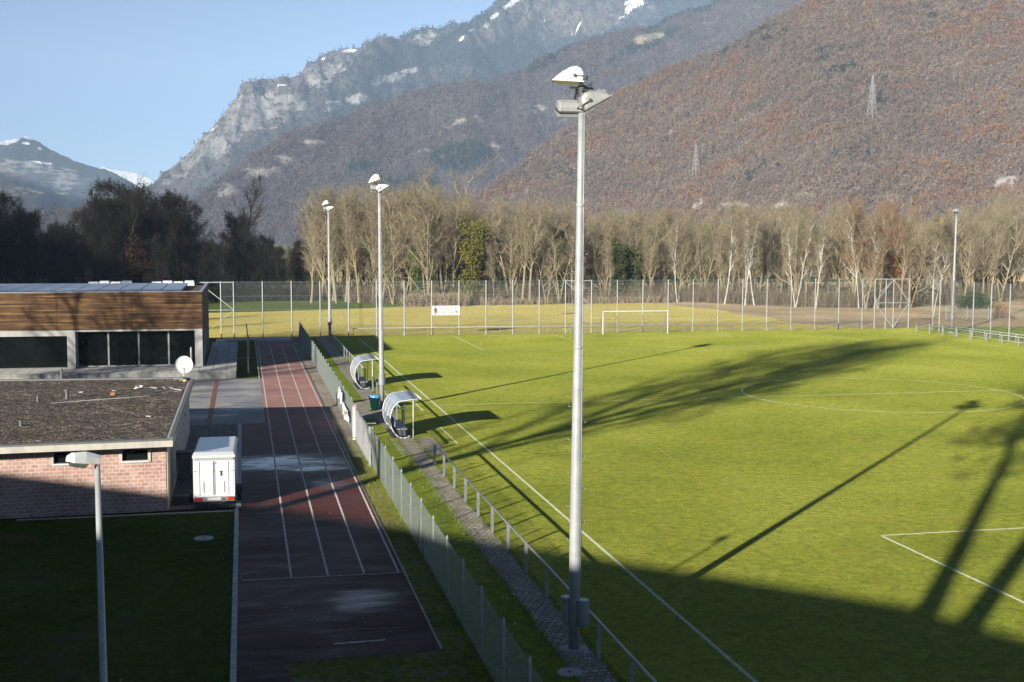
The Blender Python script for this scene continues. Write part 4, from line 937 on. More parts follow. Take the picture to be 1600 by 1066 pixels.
def mountain(name, table, uu, nu, nt, d0, slope, relief, colfn, matname, back=.25, gully=1.0, rough_ridge=.006, lam=420.):
    us = np.linspace(uu[0], uu[1], nu)
    tv = np.interp(us, [p[0] for p in table], [p[1] for p in table])
    az = np.array([bearing(u, 368)[0] for u in us]); te = np.array([bearing(u, v)[1] for u, v in zip(us, tv)])
    te = te+rough_ridge*fbm(us/26.0, us*0+3.7, 5, .6)
    d0a = np.interp(us, [p[0] for p in d0], [p[1] for p in d0]) if isinstance(d0, list) else np.full(nu, d0)
    D = (d0a+CAM.z/slope)/(1-np.minimum(te/slope, .72)); zr = te*D+CAM.z
    ts = np.concatenate([np.linspace(0, 1, nt), 1+back*np.linspace(.12, 1, 6)])
    T, A = np.meshgrid(ts, az, indexing='ij')
    dist = d0a[None]+(D-d0a)[None]*T
    X = CAM.x+dist*np.sin(A); Y = CAM.y+dist*np.cos(A)
    prof = np.where(T <= 1, T**1.08, 1-(T-1)/back*.85)
    Z = zr[None]*prof
    env = np.clip(T, 0, 1)**.6*np.clip((1.0-T)/.12, 0, 1)**.5
    env = np.where(T > 1, 0, env)
    n1 = fbm(X/lam+A*6, Y/(lam*1.6), 6, .52, True); n2 = fbm(X/(lam*.28), Y/(lam*.28), 4, .55)
    # gullies run down the fall line: noise fast across the slope, slow along it
    n3 = fbm(A*gully*D.mean()/(lam*.42)+.25*n2, T*1.3+A*3, 5, .55, True)
    Z = Z+env*relief*np.clip(zr/(.55*zr.max()), .12, 1)[None]*(.55*(n1-.1)+.28*n2+.5*(n3-.1))
    Z = Z-np.clip(1-T/.05, 0, 1)*25-2
    P = np.stack([X, Y, Z], -1).reshape(-1, 3); R_, C_ = T.shape
    i = np.arange((R_-1)*C_).reshape(R_-1, C_)[:, :-1].ravel()
    F_ = np.stack([i, i+1, i+C_+1, i+C_], 1)
    me = bpy.data.meshes.new(name); me.vertices.add(len(P)); me.vertices.foreach_set('co', P.ravel())
    me.loops.add(F_.size); me.loops.foreach_set('vertex_index', F_.ravel()); me.polygons.add(len(F_))
    me.polygons.foreach_set('loop_start', np.arange(len(F_))*4); me.polygons.foreach_set('use_smooth', np.ones(len(F_), bool))
    me.update()
    u, v = sightings(P)
    dz = np.gradient(Z, axis=0)/np.maximum(np.gradient(dist, axis=0), 1e-3)
    ctx = dict(u=u, v=v, X=P[:,0], Y=P[:,1], Z=P[:,2], T=T.ravel(), n1=n1.ravel(), n2=n2.ravel(), n3=n3.ravel(), steep=dz.ravel(),
               f1=fbm(P[:,0]/190, (P[:,1]+1.7*P[:,2])/190, 6, .6), f2=fbm(P[:,0]/45, (P[:,1]+1.7*P[:,2])/45, 4, .6))
    col, dens, pal = colfn(ctx)
    ca = me.color_attributes.new('tint', 'FLOAT_COLOR', 'POINT')
    ca.data.foreach_set('color', np.concatenate([col, np.ones((len(P),1))], 1).astype(np.float32).ravel())
    me.materials.append(MT[matname])
    o = bpy.data.objects.new(name, me); COL.objects.link(o); o['kind'] = 'structure'
    return dict(P=P, F=F_, dens=dens, pal=pal, T=T.ravel(), R=R_, C=C_, u=u, v=v)
def blobs(c, lst):
    m = np.zeros_like(c['u'])
    for (bu, bv, ru, rv, ang) in lst:
        du, dv = c['u']-bu, c['v']-bv; ca, sa = math.cos(rad(ang)), math.sin(rad(ang))
        q = ((du*ca+dv*sa)/ru)**2+((-du*sa+dv*ca)/rv)**2
        m = np.maximum(m, np.clip(1.25-q, 0, 1))
    return m
def lerp3(a, b, t): return a+(np.asarray(b)-a)*t[:, None]
def const(c, col): return np.tile(np.array(col, float), (len(c['u']), 1))
def m_hill(name, sc, bumpd, amp=.5):
    n = NT(name); a = n.attr('tint')
    g = n.ramp(n.noise(sc, 6, .75), [(.25, 1-amp), (.75, 1+amp)])
    g2 = n.ramp(n.noise(sc*6, 3, .7), [(.25, 1-amp*.6), (.75, 1+amp*.6)])
    col = n.mix(1.0, n.mix(1.0, a, g, 'MULTIPLY'), g2, 'MULTIPLY')
    n.bump(n.noise(sc*2.2, 6, .75), .9, bumpd)
    return n.done(col, .95, 0, .05, .8)
MT['hill_near'] = m_hill('near_slope', .06, 3.0, .35); MT['hill_mid'] = m_hill('middle_slope', .03, 9.0, .35)
MT['hill_far'] = m_hill('far_slope', .014, 22.0, .35); MT['hill_vfar'] = m_hill('distant_slope', .006, 40.0, .35)
BARE, ORNG, OCHR, DARKG, ROCK, SNOW = (.105,.083,.074), (.27,.115,.038), (.24,.155,.045), (.03,.045,.026), (.33,.315,.295), (.86,.88,.9)
def col_near(c):
    col = const(c, (.15,.11,.08)); col = lerp3(col, (.115,.09,.075), sstep(-.2, .3, c['n2']))
    rk = sstep(.28, .5, c['f2']+.35*c['f1']-.25*sstep(.1,.4,c['T']))
    rk = np.maximum(rk, sstep(.2,.5,blobs(c, [(1150,325,40,10,0),(1090,320,16,14,0),(1255,308,24,10,0),(1575,290,26,16,0),(1220,325,22,10,0)])*.6+c['f2']*.5))
    col = lerp3(col, (.3,.28,.25), rk*.8)
    return col, 1-.85*rk, None
def col_mid(c):
    col = const(c, (.088,.072,.068)); col = lerp3(col, (.118,.092,.08), sstep(-.25,.3,c['f1']))
    con = sstep(.2, .42, c['f1']*.7+blobs(c, [(880,245,60,26,-30),(720,250,50,26,0),(640,290,60,14,0),(560,262,30,12,0),(1000,75,90,12,-25),(850,100,40,8,-30)])*.5)
    con = np.maximum(con, .9*sstep(.955,.985,c['T'])*(c['u'] > 560))
    col = lerp3(col, DARKG, con*.8)
    rk = sstep(.42, .68, c['f2']*.95+.55*blobs(c, [(720,190,26,14,0),(745,186,16,10,0),(405,270,40,22,-20),(480,225,22,8,0),(770,230,16,9,0),(830,172,30,10,0),(660,238,14,7,0),(655,215,10,8,0),(430,255,30,16,0),(350,300,30,14,0),(930,145,24,8,0),(1010,62,40,8,-10),(880,186,8,5,0),(700,195,10,10,0),(500,222,12,6,0)]))
    col = lerp3(col, (.34,.31,.28), rk*.75)
    md = sstep(.3,.8,blobs(c, [(1015,60,34,9,-8)])); col = lerp3(col, (.27,.24,.16), md)
    return col, np.stack([(1-rk)*(1-md), con], 1), None
def col_far(c):
    col = const(c, (.03,.042,.036)); col = lerp3(col, (.085,.075,.07), sstep(.0,.3,c['f1']))
    lf = sstep(560,430,c['u']+1.1*(c['v']-150)+60*c['f1']); col = lerp3(col, (.155,.135,.13), lf*.85)
    low = sstep(0,1,blobs(c, [(660,130,90,24,-15),(420,225,90,24,-35),(700,160,60,30,-20),(600,180,120,22,-25)]))
    col = lerp3(col, (.10,.08,.07), low*.7)
    rk = sstep(.34, .6, c['f2']*.8+c['f1']*.25+.62*blobs(c, [(400,172,52,42,-20),(355,195,34,30,-50),(320,228,42,18,-48),(285,262,46,16,-42),(500,118,34,26,-30),(345,225,50,20,-40),(520,108,22,12,0),(665,60,24,14,-10),(560,155,26,10,-10),(520,165,22,10,-15),(610,120,50,10,-15),(455,160,30,16,20)])+.12*(c['u']>760)*(c['v']<60))
    col = lerp3(col, ROCK, rk*.9)
    br = sstep(.3,.8,blobs(c, [(800,30,90,28,-30),(880,30,60,36,-30),(940,25,60,30,-30)])*.8+c['f2']*.4); col = lerp3(col, (.17,.13,.10), br*.7*(1-rk))
    sn = sstep(.42,.58,c['f2']*.5+.75*blobs(c, [(545,80,16,3.5,-5),(803,3,26,5,-35),(772,26,11,4,-30),(738,48,8,2.2,0),(722,60,7,2.4,-45),(989,12,17,2.0,-50),(972,27,8,1.8,-30),(903,44,14,1.8,-62),(893,56,5,1.6,-60),(440,133,10,1.4,0),(405,135,10,1.4,0),(332,203,5,1.6,-30),(850,34,3,3,0),(505,92,6,2,-30),(760,40,5,3,0),(1010,-20,60,20,-50)]))
    sn = np.maximum(sn, sstep(.3,.5,c['f2']+.5*sstep(1050,1450,c['Z'])-.2)*.0)
    col = lerp3(col, SNOW, sn)
    return col, np.stack([(1-rk)*(1-sn)*(1-.5*br)*(1-.8*lf), (1-sstep(.0,.3,c['f1'])*.8)*(1-.7*lf)], 1), None
def col_left(c):
    col = const(c, (.085,.072,.07)); col = lerp3(col, (.025,.035,.035), sstep(.0,.3,c['f1']+.5*blobs(c, [(60,232,40,12,20),(110,258,74,18,24),(175,287,70,22,25),(100,320,44,28,0),(30,245,50,10,5)])))  # dark blobs paint the peak's shaded right flank into the tint
    rk = sstep(.3,.6,c['f2']*.8+.5*blobs(c, [(20,262,60,16,0),(100,282,24,26,60),(60,262,40,12,10),(15,300,60,10,0)])); col = lerp3(col, ROCK, rk*.8)
    sn = sstep(.3,.55,c['f2']*.6+.75*blobs(c, [(10,222,22,5,-10),(45,215,13,3.5,10),(64,254,24,1.6,8),(40,224,8,2.5,0),(62,232,4,2,0)])); col = lerp3(col, SNOW, sn)
    return col, None, None
def col_snow(c):
    col = const(c, SNOW); col = lerp3(col, (.12,.12,.13), sstep(.25,.5,c['f1']+.5*sstep(285,310,c['v'])-.1)*.8); return col, None, None
T1 = [(560,352),(700,330),(740,312),(797,272),(825,247),(870,214),(915,181),(1000,125),(1075,97),(1124,79),(1187,41),(1259,0),(1400,-85),(1600,-190),(1700,-225),(2300,-240)]
T2 = [(150,340),(240,326),(300,312),(333,293),(367,270),(398,241),(437,221),(521,189),(578,172),(640,151),(713,138),(758,141),(811,118),(867,88),(946,63),(1000,50),(1100,8),(1200,-25),(1500,-70)]
T3 = [(60,330),(200,310),(240,290),(275,258),(300,236),(340,196),(370,162),(385,143),(402,134),(440,131),(456,137),(468,132),(478,118),(492,103),(506,91),(520,86),(530,84),(545,78),(562,83),(600,67),(640,56),(680,47),(735,47),(760,30),(803,0),(860,-40),(1000,-80),(1300,-95),(1700,-100)]
T4 = [(-700,60),(-300,150),(-120,232),(0,226),(22,219),(45,213),(62,221),(95,240),(130,253),(165,266),(200,282),(235,302),(300,330),(420,345)]
T5 = [(60,300),(140,262),(165,261),(200,266),(235,277),(250,290),(330,310),(500,330)]
m1 = mountain('mountain_slope', T1, (560,2250), 560, 220, [(560,1500),(800,1350),(1300,1000),(2300,930)], .66, 28, col_near, 'hill_near', lam=210., rough_ridge=.0018)
m2 = mountain('mountain_slope', T2, (150,1500), 700, 260, 2000, .60, 75, col_mid, 'hill_mid', lam=420., rough_ridge=.003)
m3 = mountain('mountain', T3, (60,1700), 900, 300, 3300, .62, 170, col_far, 'hill_far', lam=800., rough_ridge=.0032)
mountain('mountain', T4, (-700,420), 420, 200, 5000, .5, 80, col_left, 'hill_vfar', lam=1100., rough_ridge=.002)
mountain('snowy_mountain', T5, (60,500), 200, 60, 7800, .5, 25, col_snow, 'hill_vfar', lam=900., rough_ridge=.004)

# forest on the slopes: every crown a clump of small twig or leaf faces
def forest(name, mt, N, quads, size, palette, m, keep=None, conic=0.0, tall=1.0, up=0.0, aspect=(.27,.16)):
    P, F_ = mt['P'], mt['F']
    a, b, d = P[F_[:,0]], P[F_[:,1]], P[F_[:,3]]
    area = np.linalg.norm(np.cross(b-a, d-a), axis=1)
    dens = mt['dens']; dv = dens if dens is None or dens.ndim == 1 else dens[:,0]
    fd = dv[F_].mean(1) if dv is not None else np.ones(len(F_))
    fu, fv, ft = mt['u'][F_].mean(1), mt['v'][F_].mean(1), mt['T'][F_].mean(1)
    vis = (fu > -250) & (fu < 1950) & (fv > -110) & (ft < 1.0) & (ft > .0)
    w = area*np.clip(fd, 0, 1)*vis
    if keep is not None: w = w*keep(mt)
    pick = rng.choice(len(F_), N, p=w/w.sum()); r1, r2 = rng.random(N)[:,None], rng.random(N)[:,None]
    A, B, C2, D2 = (P[F_[pick,k]] for k in range(4))
    pos = (A*(1-r1)+B*r1)*(1-r2)+(D2*(1-r1)+C2*r1)*r2
    sz = size*rng.uniform(.6, 1.4, N)
    colr = palette(pos, N, mt, F_[pick])
    V = rng.normal(size=(N, quads, 3)); V /= np.linalg.norm(V, axis=2, keepdims=True); V *= rng.uniform(.35, 1, (N, quads, 1))**.5
    if conic:
        h = rng.random((N, quads, 1))**1.3; V[..., :2] *= (1.02-h)*.95; V[..., 2:] = h*2-1
    cen = V*np.array([.5,.5,.55*tall])*sz[:,None,None]; cen[...,2] += (.62*tall*sz)[:,None]
    cen += pos[:,None,:]
    e1 = rng.normal(size=(N,quads,3)); e1[...,2] += up*1.6; e1 /= np.linalg.norm(e1, axis=2, keepdims=True); e2 = np.cross(e1, rng.normal(size=(N,quads,3))); e2 /= np.linalg.norm(e2, axis=2, keepdims=True)
    s1 = (sz*aspect[0])[:,None,None]*rng.uniform(.6,1.4,(N,quads,1)); s2 = (sz*aspect[1])[:,None,None]*rng.uniform(.6,1.4,(N,quads,1))
    Q = np.stack([cen-e1*s1, cen+e2*s2, cen+e1*s1, cen-e2*s2], 2).reshape(-1,3)
    nf_ = N*quads
    me = bpy.data.meshes.new(name); me.vertices.add(len(Q)); me.vertices.foreach_set('co', Q.astype(np.float32).ravel())
    me.loops.add(nf_*4); me.loops.foreach_set('vertex_index', np.arange(nf_*4)); me.polygons.add(nf_); me.polygons.foreach_set('loop_start', np.arange(nf_)*4)
    me.update()
    cc = np.repeat(colr, quads, 0)*rng.uniform(.86, 1.14, (nf_,1)); cc = np.repeat(np.concatenate([cc, np.ones((nf_,1))], 1), 4, 0)
    ca = me.color_attributes.new('tint', 'FLOAT_COLOR', 'POINT'); ca.data.foreach_set('color', cc.astype(np.float32).ravel())
    me.materials.append(MT[m]); o = bpy.data.objects.new(name, me); COL.objects.link(o); o['kind'] = 'stuff'
    return o
n = NT('hillside_crowns'); n.t.nodes.remove(n.p); _a = n.attr('tint')
_d, _t, _m = n.t.nodes.new('ShaderNodeBsdfDiffuse'), n.t.nodes.new('ShaderNodeBsdfTranslucent'), n.t.nodes.new('ShaderNodeMixShader')
_m.inputs[0].default_value = .42; n.lk(_a, _d.inputs[0]); n.lk(_a, _t.inputs[0]); n.lk(_d.outputs[0], _m.inputs[1]); n.lk(_t.outputs[0], _m.inputs[2]); n.lk(_m.outputs[0], n.t.nodes['Material Output'].inputs[0]); MT['crowns'] = n.m
def clus(pos, s): return fbm(pos[:,0]/s, (pos[:,1]+1.8*pos[:,2])/s, 3, .6)
def pick_pal(cols, idx): return np.array(cols)[idx]
def pal_near(pos, N, mt, f):
    u, v = sightings(pos); k = clus(pos, 75)*1.25+rng.normal(0, .17, N)+.10*sstep(1250,1600,u)+.07*sstep(260,330,v)
    col = np.tile(np.array([.262,.193,.132]), (N,1))*rng.uniform(.88,1.14,(N,1))*(1+.34*clus(pos+500, 140)+.3*clus(pos+900, 35))[:,None]
    o = k > .30; col[o] = np.array([.32,.165,.08])*rng.uniform(.75,1.12,(o.sum(),1))
    o2 = (k > .42) & (rng.random(N) < .5); col[o2] = np.array([.33,.225,.105])*rng.uniform(.7,1.15,(o2.sum(),1))
    g = (k < -.62); col[g] = np.array([.045,.055,.03])
    w = rng.random(N) < .012; col[w] = (.24,.21,.18)
    return col
def pal_mid(pos, N, mt, f):
    con = mt['dens'][f,1].mean(1); k = clus(pos, 110)+rng.normal(0,.2,N); u, v = sightings(pos)
    col = np.tile(np.array([.175,.138,.132]), (N,1))*rng.uniform(.88,1.14,(N,1))*(1+.4*clus(pos+500, 330)+.3*clus(pos+900, 80))[:,None]
    g = rng.random(N) < con*.9; col[g] = np.array([.03,.042,.03])*rng.uniform(.7,1.3,(g.sum(),1))
    o = (k > .42) & ~g & ((v > 190) | (u > 900)); col[o] = np.array([.19,.095,.045])
    return col
def pal_far(pos, N, mt, f):
    con = mt['dens'][f,1].mean(1); col = np.tile(np.array([.075,.064,.06]), (N,1))*rng.uniform(.75,1.25,(N,1))
    g = rng.random(N) < con*.95; col[g] = np.array([.012,.020,.020])*rng.uniform(.7,1.35,(g.sum(),1)); return col
forest('slope_forest', m1, 40000, 26, 5.6, pal_near, 'crowns', up=.9, aspect=(.24,.065))
forest('slope_forest', m2, 80000, 6, 6.4, pal_mid, 'crowns', up=.5, aspect=(.26,.12))
forest('slope_forest', m3, 70000, 5, 9.0, pal_far, 'crowns', conic=1.0, tall=1.1)

# ridge beyond the left edge: its shade lies over the trees at the far left
ch = [(-5200,460),(-3000,480),(-1425,440),(-700,250),(-160,118),(-98,94),(-70,86),(-55,76),(-52,71),(-45,59),(-40,50),(-36,41),(-30,25),(-10,8),(20,-2)]
mb = MB(); sa, ca_ = math.sin(SUN_AZ), math.cos(SUN_AZ)
for e, z in ch:
    for da, k in ((-420,0),(-250,.55),(-150,1),(-110,.55),(-70,-.01)):
        a = -130+da-.02*e+14*math.sin(e*.05)*(k < 1); mb.v.append((a*sa+e*ca_, a*ca_-e*sa, max(z*k-.2, -.5)))
for i in range(len(ch)-1):
    for k in range(4): mb.f.append((i*5+k, i*5+k+1, i*5+k+6, i*5+k+5))
struct(mb.build('hill', 'leaf', smooth=True))

# air over the valley
n = NT('haze_air'); n.t.nodes.remove(n.p); vol = n.t.nodes.new('ShaderNodeVolumePrincipled')
vol.inputs['Color'].default_value = (.53,.73,1.0,1); vol.inputs['Density'].default_value = HAZE; vol.inputs['Anisotropy'].default_value = -0.3
n.lk(vol.outputs[0], n.t.nodes['Material Output'].inputs['Volume']); MT['haze'] = n.m
try: n.m.cycles.homogeneous_volume = True
except Exception: pass
struct(MB().box(-5300, 6400, -950, 11000, -60, 1500).build('haze', 'haze'), 'stuff')
# ------------------------------------------------------------------ trees
def rv(): 
    while True:
        v = Vector((random.uniform(-1,1), random.uniform(-1,1), random.uniform(-1,1)))
        if .05 < v.length < 1: return v.normalized()
def ribbon(mb, a, b, w0, w1):
    t = (b-a).normalized(); x = t.cross(rv()); x = x.normalized() if x.length > 1e-4 else Vector((1,0,0))
    mb.add([a-x*w0, a+x*w0, b+x*w1, b-x*w1], [(0,1,2,3)])
def grow_path(p, d, L, n, up, wob):
    pts = [p.copy()]; q = p.copy(); d = d.normalized()
    for k in range(n):
        d = (d+Vector((0,0,up))+rv()*wob).normalized(); q = q+d*L/n; pts.append(q.copy())
    return pts
def at_path(pts, t):
    k = min(int(t*(len(pts)-1)), len(pts)-2); f = t*(len(pts)-1)-k
    return pts[k].lerp(pts[k+1], f), (pts[k+1]-pts[k]).normalized()
def bare_tree(H, spread, tr, base, limbs, ang, twigs, tw, stems=1, sub=6, up=.10, twl=1.3):
    T, C = MB(), MB(); tips = []
    for s in range(stems):
        lean = Vector((random.uniform(-.12,.12), random.uniform(-.12,.12), 1)) if stems == 1 else Vector((math.cos(s*2*PI/stems+.6)*.22, math.sin(s*2*PI/stems+.6)*.22, 1))
        tp = grow_path(Vector((0,0,-.3)), lean, H*random.uniform(.9,1.0), 8, .06, .07)
        T.tube(tp, [tr*(1-.86*k/8)*(1.25 if k == 0 else 1)/(stems**.4) for k in range(9)], 6)
        for i in range(limbs//stems):
            t = base+(1-base)*((i+random.random())/(limbs//stems)); p, d = at_path(tp, min(t,.98))
            a = random.uniform(0, 2*PI); out = Vector((math.cos(a), math.sin(a), 0))
            an = rad(random.uniform(*ang)); L = spread*(1.08-.62*(t-base)/(1-base))*random.uniform(.65,1.15)
            lp = grow_path(p, d*math.cos(an)+out*math.sin(an), L, 5, up, .16)
            r = tr*(1-.85*t)*.48+.018; T.tube(lp, [r*(1-.72*k/5) for k in range(6)], 4, False)
            for j in range(sub):
                u = .22+.78*(j+random.random())/sub; p2, d2 = at_path(lp, min(u,.99))
                sp = grow_path(p2, d2*.75+rv()*.75, L*.42*random.uniform(.6,1.2)*(1.15-.5*u), 3, up, .2)
                (T if j < 3 else C).tube(sp, [.034,.026,.018,.009], 3, False)
                for q in range(twigs):
                    p3, d3 = at_path(sp, random.random()*.99); e = p3+(d3*.6+rv()*.8+Vector((0,0,.25))).normalized()*random.uniform(.5,1)*twl
                    ribbon(C, p3, e, tw, tw*.45)
                    for w in range(2):
                        p4 = p3.lerp(e, random.uniform(.3,.95)); ribbon(C, p4, p4+((e-p3).normalized()*.6+rv()*.75).normalized()*random.uniform(.3,.8)*twl*.7, tw*.7, tw*.3)
                    tips.append(e)
    return T, C, tips
def leaves(mb, pts, n, r, s, flat=1.0):
    for k in range(n):
        p = random.choice(pts)+Vector((random.gauss(0,r), random.gauss(0,r), random.gauss(0,r*flat)))
        a, b = rv(), rv(); b = (b-a*a.dot(b)).normalized(); q = s*random.uniform(.6,1.3)
        mb.add([p-a*q, p+b*q*.6, p+a*q, p-b*q*.6], [(0,1,2,3)])
    return mb
def plant(name, label, cat, group, T, C, bark, leaf, loc=(0,0,-200)):
    t = thing(name, label, cat, loc, 0, group)
    T.build('trunk', bark, t); C.build('crown', leaf, t); return t
GW = 'bare trees of the wood beyond the yellow field'
LW = 'bare grey-brown tree in the wood beyond the yellow field'
protos = []
specs = [(15.5,5.0,.24,.26,26,(25,50),5,.013,1),(14.0,4.4,.2,.3,24,(22,48),5,.013,1),(16.5,4.6,.25,.34,26,(20,42),5,.013,1),(13.0,5.2,.21,.2,27,(30,58),5,.013,2),(15.0,5.4,.23,.18,27,(26,52),5,.013,3),(12.0,4.0,.17,.22,22,(25,50),6,.013,2),(17.0,5.0,.25,.38,25,(22,44),5,.013,1),(10.5,4.2,.15,.14,22,(30,60),6,.013,3),(14.5,2.6,.13,.42,16,(14,34),7,.014,1),(13.0,2.4,.11,.36,16,(16,38),7,.014,1)]
for i, (H, sp, tr_, ba, li, an, tw_, w_, st) in enumerate(specs):
    T, C, _ = bare_tree(H, sp, tr_, ba, li, an, tw_, w_, st)
    protos.append(plant('bare_tree', LW, 'tree', GW, T, C, 'bark' if i % 3 else 'bark', 'twig'))
used = [False]*len(protos)
def use(i, loc, rz, sc, label=None, twig=None, bark=None, group=None, name=None):
    if not used[i] and twig is None and bark is None and name is None:
        used[i] = True; o = protos[i]; o.location = loc; o.rotation_euler = (0,0,rz); o.scale = (sc,)*3
    else: o = copy_tree(protos[i], loc, rz, sc)
    if label: o['label'] = label
    if group: o['group'] = group
    if name: o.name = name
    for ch in o.children:
        m = twig if ch.name.startswith('crown') else bark
        if m:
            key = (ch.data.name, m)
            if key not in _dm: d = ch.data.copy(); d.materials.clear(); d.materials.append(MT[m]); _dm[key] = d
            ch.data = _dm[key]
    return o
_dm = {}
# edge of the wood: front line follows the field, then bends back to the right
def edge(u): return np.interp(u, [430,640,900,1060,1200,1290,1420,1600,1800], [74,62,63,66,56,44,40,60,70])
def topv(u): return np.interp(u, [440,470,560,640,690,760,860,960,1060,1160,1280,1340,1400,1460,1520,1600,1700], [312,305,300,300,292,318,322,330,330,325,335,318,318,335,325,295,290])
k = 0
for row, (dy, cnt) in enumerate(((2.0,60),(7,64),(14,60),(24,56),(38,50))):
    for j in range(cnt):
        u = 455+(1690-455)*(j+random.random()*.9)/cnt
        if row == 0 and random.random() < .22: continue
        if row >= 1 and u < 500: u += 60
        Y = float(edge(u))+dy+random.uniform(-3,3); x = along(u, Y)
        if 712 < u < 762 and row < 2: continue
        dist = math.hypot(x-CAM.x, Y-CAM.y); ztop = CAM.z+dist*bearing(u, float(topv(u)))[1]
        i = k % len(protos); hh = ztop*random.uniform(.70,1.03)*(1 if row else random.uniform(.75,1.0)); sc = hh/specs[i][0]
        if 1330 < u < 1420: use(i, (x,Y,-.05), random.uniform(0,6.28), sc, 'russet-twigged bare tree in the wood right of the birches', 'twig_red', None, 'russet bare trees of the wood', 'russet_tree')
        else: use(i, (x,Y,-.05), random.uniform(0,6.28), sc)
        k += 1
# tall trees rising above the canopy, named by the mast they stand by
for (u, Y, v, l) in ((697,88,264,'tallest bare tree of the wood, its crown rising above the rest left of centre'),(1575,92,278,'tall pale bare tree above the wood at the right edge'),(512,80,300,'broad bare tree behind the far end of the running track')):
    x = along(u,Y); h = CAM.z+math.hypot(x-CAM.x,Y-CAM.y)*bearing(u,v)[1]; use(4 if u < 1000 else 3, (x,Y,0), 1.1, h/15.0, l, 'twig')
# birches
Tb, Cb, _ = bare_tree(14, 2.6, .10, .36, 18, (18,38), 6, .014, 1, up=.12)
bi = plant('birch_tree', '', 'tree', 'white-stemmed birches at the edge of the wood', Tb, Cb, 'birch', 'twig')
Tb, Cb, _ = bare_tree(13, 2.8, .105, .3, 18, (20,40), 6, .014, 2, up=.12)
bi2 = plant('birch_tree', '', 'tree', 'white-stemmed birches at the edge of the wood', Tb, Cb, 'birch', 'twig')
bl_ = [(1133,57,326,0,'leftmost birch, a single slim white stem well apart from the others'),(1166,53,345,0,'birch with a leaning white stem, left one of the close pair'),(1181,53,338,0,'upright birch, right one of the close pair'),(1245,47,350,1,'birch with forked white top just left of the grey barn side'),(1277,43,352,0,'birch standing below the grey barn side'),(1345,44,345,1,'forked birch at the left of the russet trees'),(1369,43,345,0,'straight birch in front of the russet trees'),(1462,22,382,1,'small spreading birch just left of the right mast'),(1060,64,350,0,'slim birch stem behind the right post of the goal')]
for n_, (u, Y, v, q, l) in enumerate(bl_):
    x = along(u,Y); h = CAM.z+math.hypot(x-CAM.x,Y-CAM.y)*bearing(u,v)[1]; src = bi if q == 0 else bi2; sc = h/(13.4 if q == 0 else 12.5)
    tl = (0,rad(-7)) if '345' == str(v) and u == 1166 else (0,0)
    copy_tree(src, (x,Y,-.05), n_*1.9, sc, l, None, tl)
for src in (bi, bi2):
    for ch in list(src.children): bpy.data.objects.remove(ch)
    bpy.data.objects.remove(src)
# ivy-clad and evergreen trees in the wood
def leafy(u, Y, vtop, w, leaf, label, name, n=2600, s=.20, zlo=.06, shape='col', bark='bark', group=None):
    x = along(u,Y); H = CAM.z+math.hypot(x-CAM.x,Y-CAM.y)*bearing(u,vtop)[1]
    T = MB(); tp = grow_path(Vector((0,0,-.2)), Vector((random.uniform(-.06,.06),0,1)), H*.97, 6, .1, .05); T.tube(tp, [.2,.17,.15,.12,.09,.06,.03], 6)
    pts = []
    for k in range(60):
        t = zlo+(1-zlo)*random.random(); p, d = at_path(tp, t*.98)
        ww = w*{'col': (.55+.45*math.sin(t*7+u))*(1.02-.45*t), 'cone': 1.05-t, 'round': math.sin(PI*min(1,.12+t*.86))}[shape]
        a = random.uniform(0,6.28); q = p+Vector((math.cos(a), math.sin(a), random.uniform(-.15,.25)))*ww*random.uniform(.35,1); pts.append(q)
        T.tube([p, p.lerp(q,.6)+Vector((0,0,.1)), q], [.035,.025,.012], 3, False)
    C = leaves(MB(), pts, n, w*.17+.1, s, .8)
    return plant(name, label, 'tree', group, T, C, bark, leaf, (x,Y,0))
leafy(655,61.5,378,1.5,'leaf_ivy','ivy-clad trunk standing left of the white board on the net','ivy_tree', 2600, .17)
leafy(736,64.2,338,3.3,'leaf_yellow','yellow-green leafy tree just right of the white board','evergreen_tree', 4200, .19)
leafy(716,72,335,2.4,'leaf_yellow','slim yellow-green tree behind the leafy one near the white board','evergreen_tree', 2600, .2)
leafy(868,68,352,1.4,'leaf_green','dark ivy-covered tree left of the tall foreground mast','ivy_tree', 2400, .18)
leafy(889,70,348,1.7,'leaf_green','darkest ivy-covered tree directly beside the foreground mast','ivy_tree', 3000, .18)
leafy(964,66,372,1.7,'leaf_green','green leafy tree behind the left post of the far goal','ivy_tree', 2400, .18)
leafy(988,68,382,1.9,'leaf_ivy','olive leafy tree behind the crossbar of the far goal','ivy_tree', 2200, .18)
leafy(642,72,395,2.0,'leaf_green','dark leafy tree in the shade at the left edge of the wood','evergreen_tree', 2600, .2)
leafy(1405,47,400,2.6,'leaf_rust','rust-leaved tree standing between the birches and the right mast','russet_tree', 2600, .17, shape='round')
leafy(1420,50,428,2.0,'leaf_ivy','low olive tree behind the braced corner of the net','shrub', 1800, .18, shape='round')
leafy(1536,90,404,1.6,'leaf_rust','low orange shrub in front of the guard rail','shrub', 700, .2, shape='round')
leafy(1568,18,478,1.4,'leaf_rust','orange-leaved bush in the meadow behind the right net','shrub', 1100, .14, shape='round')
leafy(1530,40,462,2.8,'leaf_green','dark green bush in the meadow behind the right net','shrub', 2400, .2, shape='round')
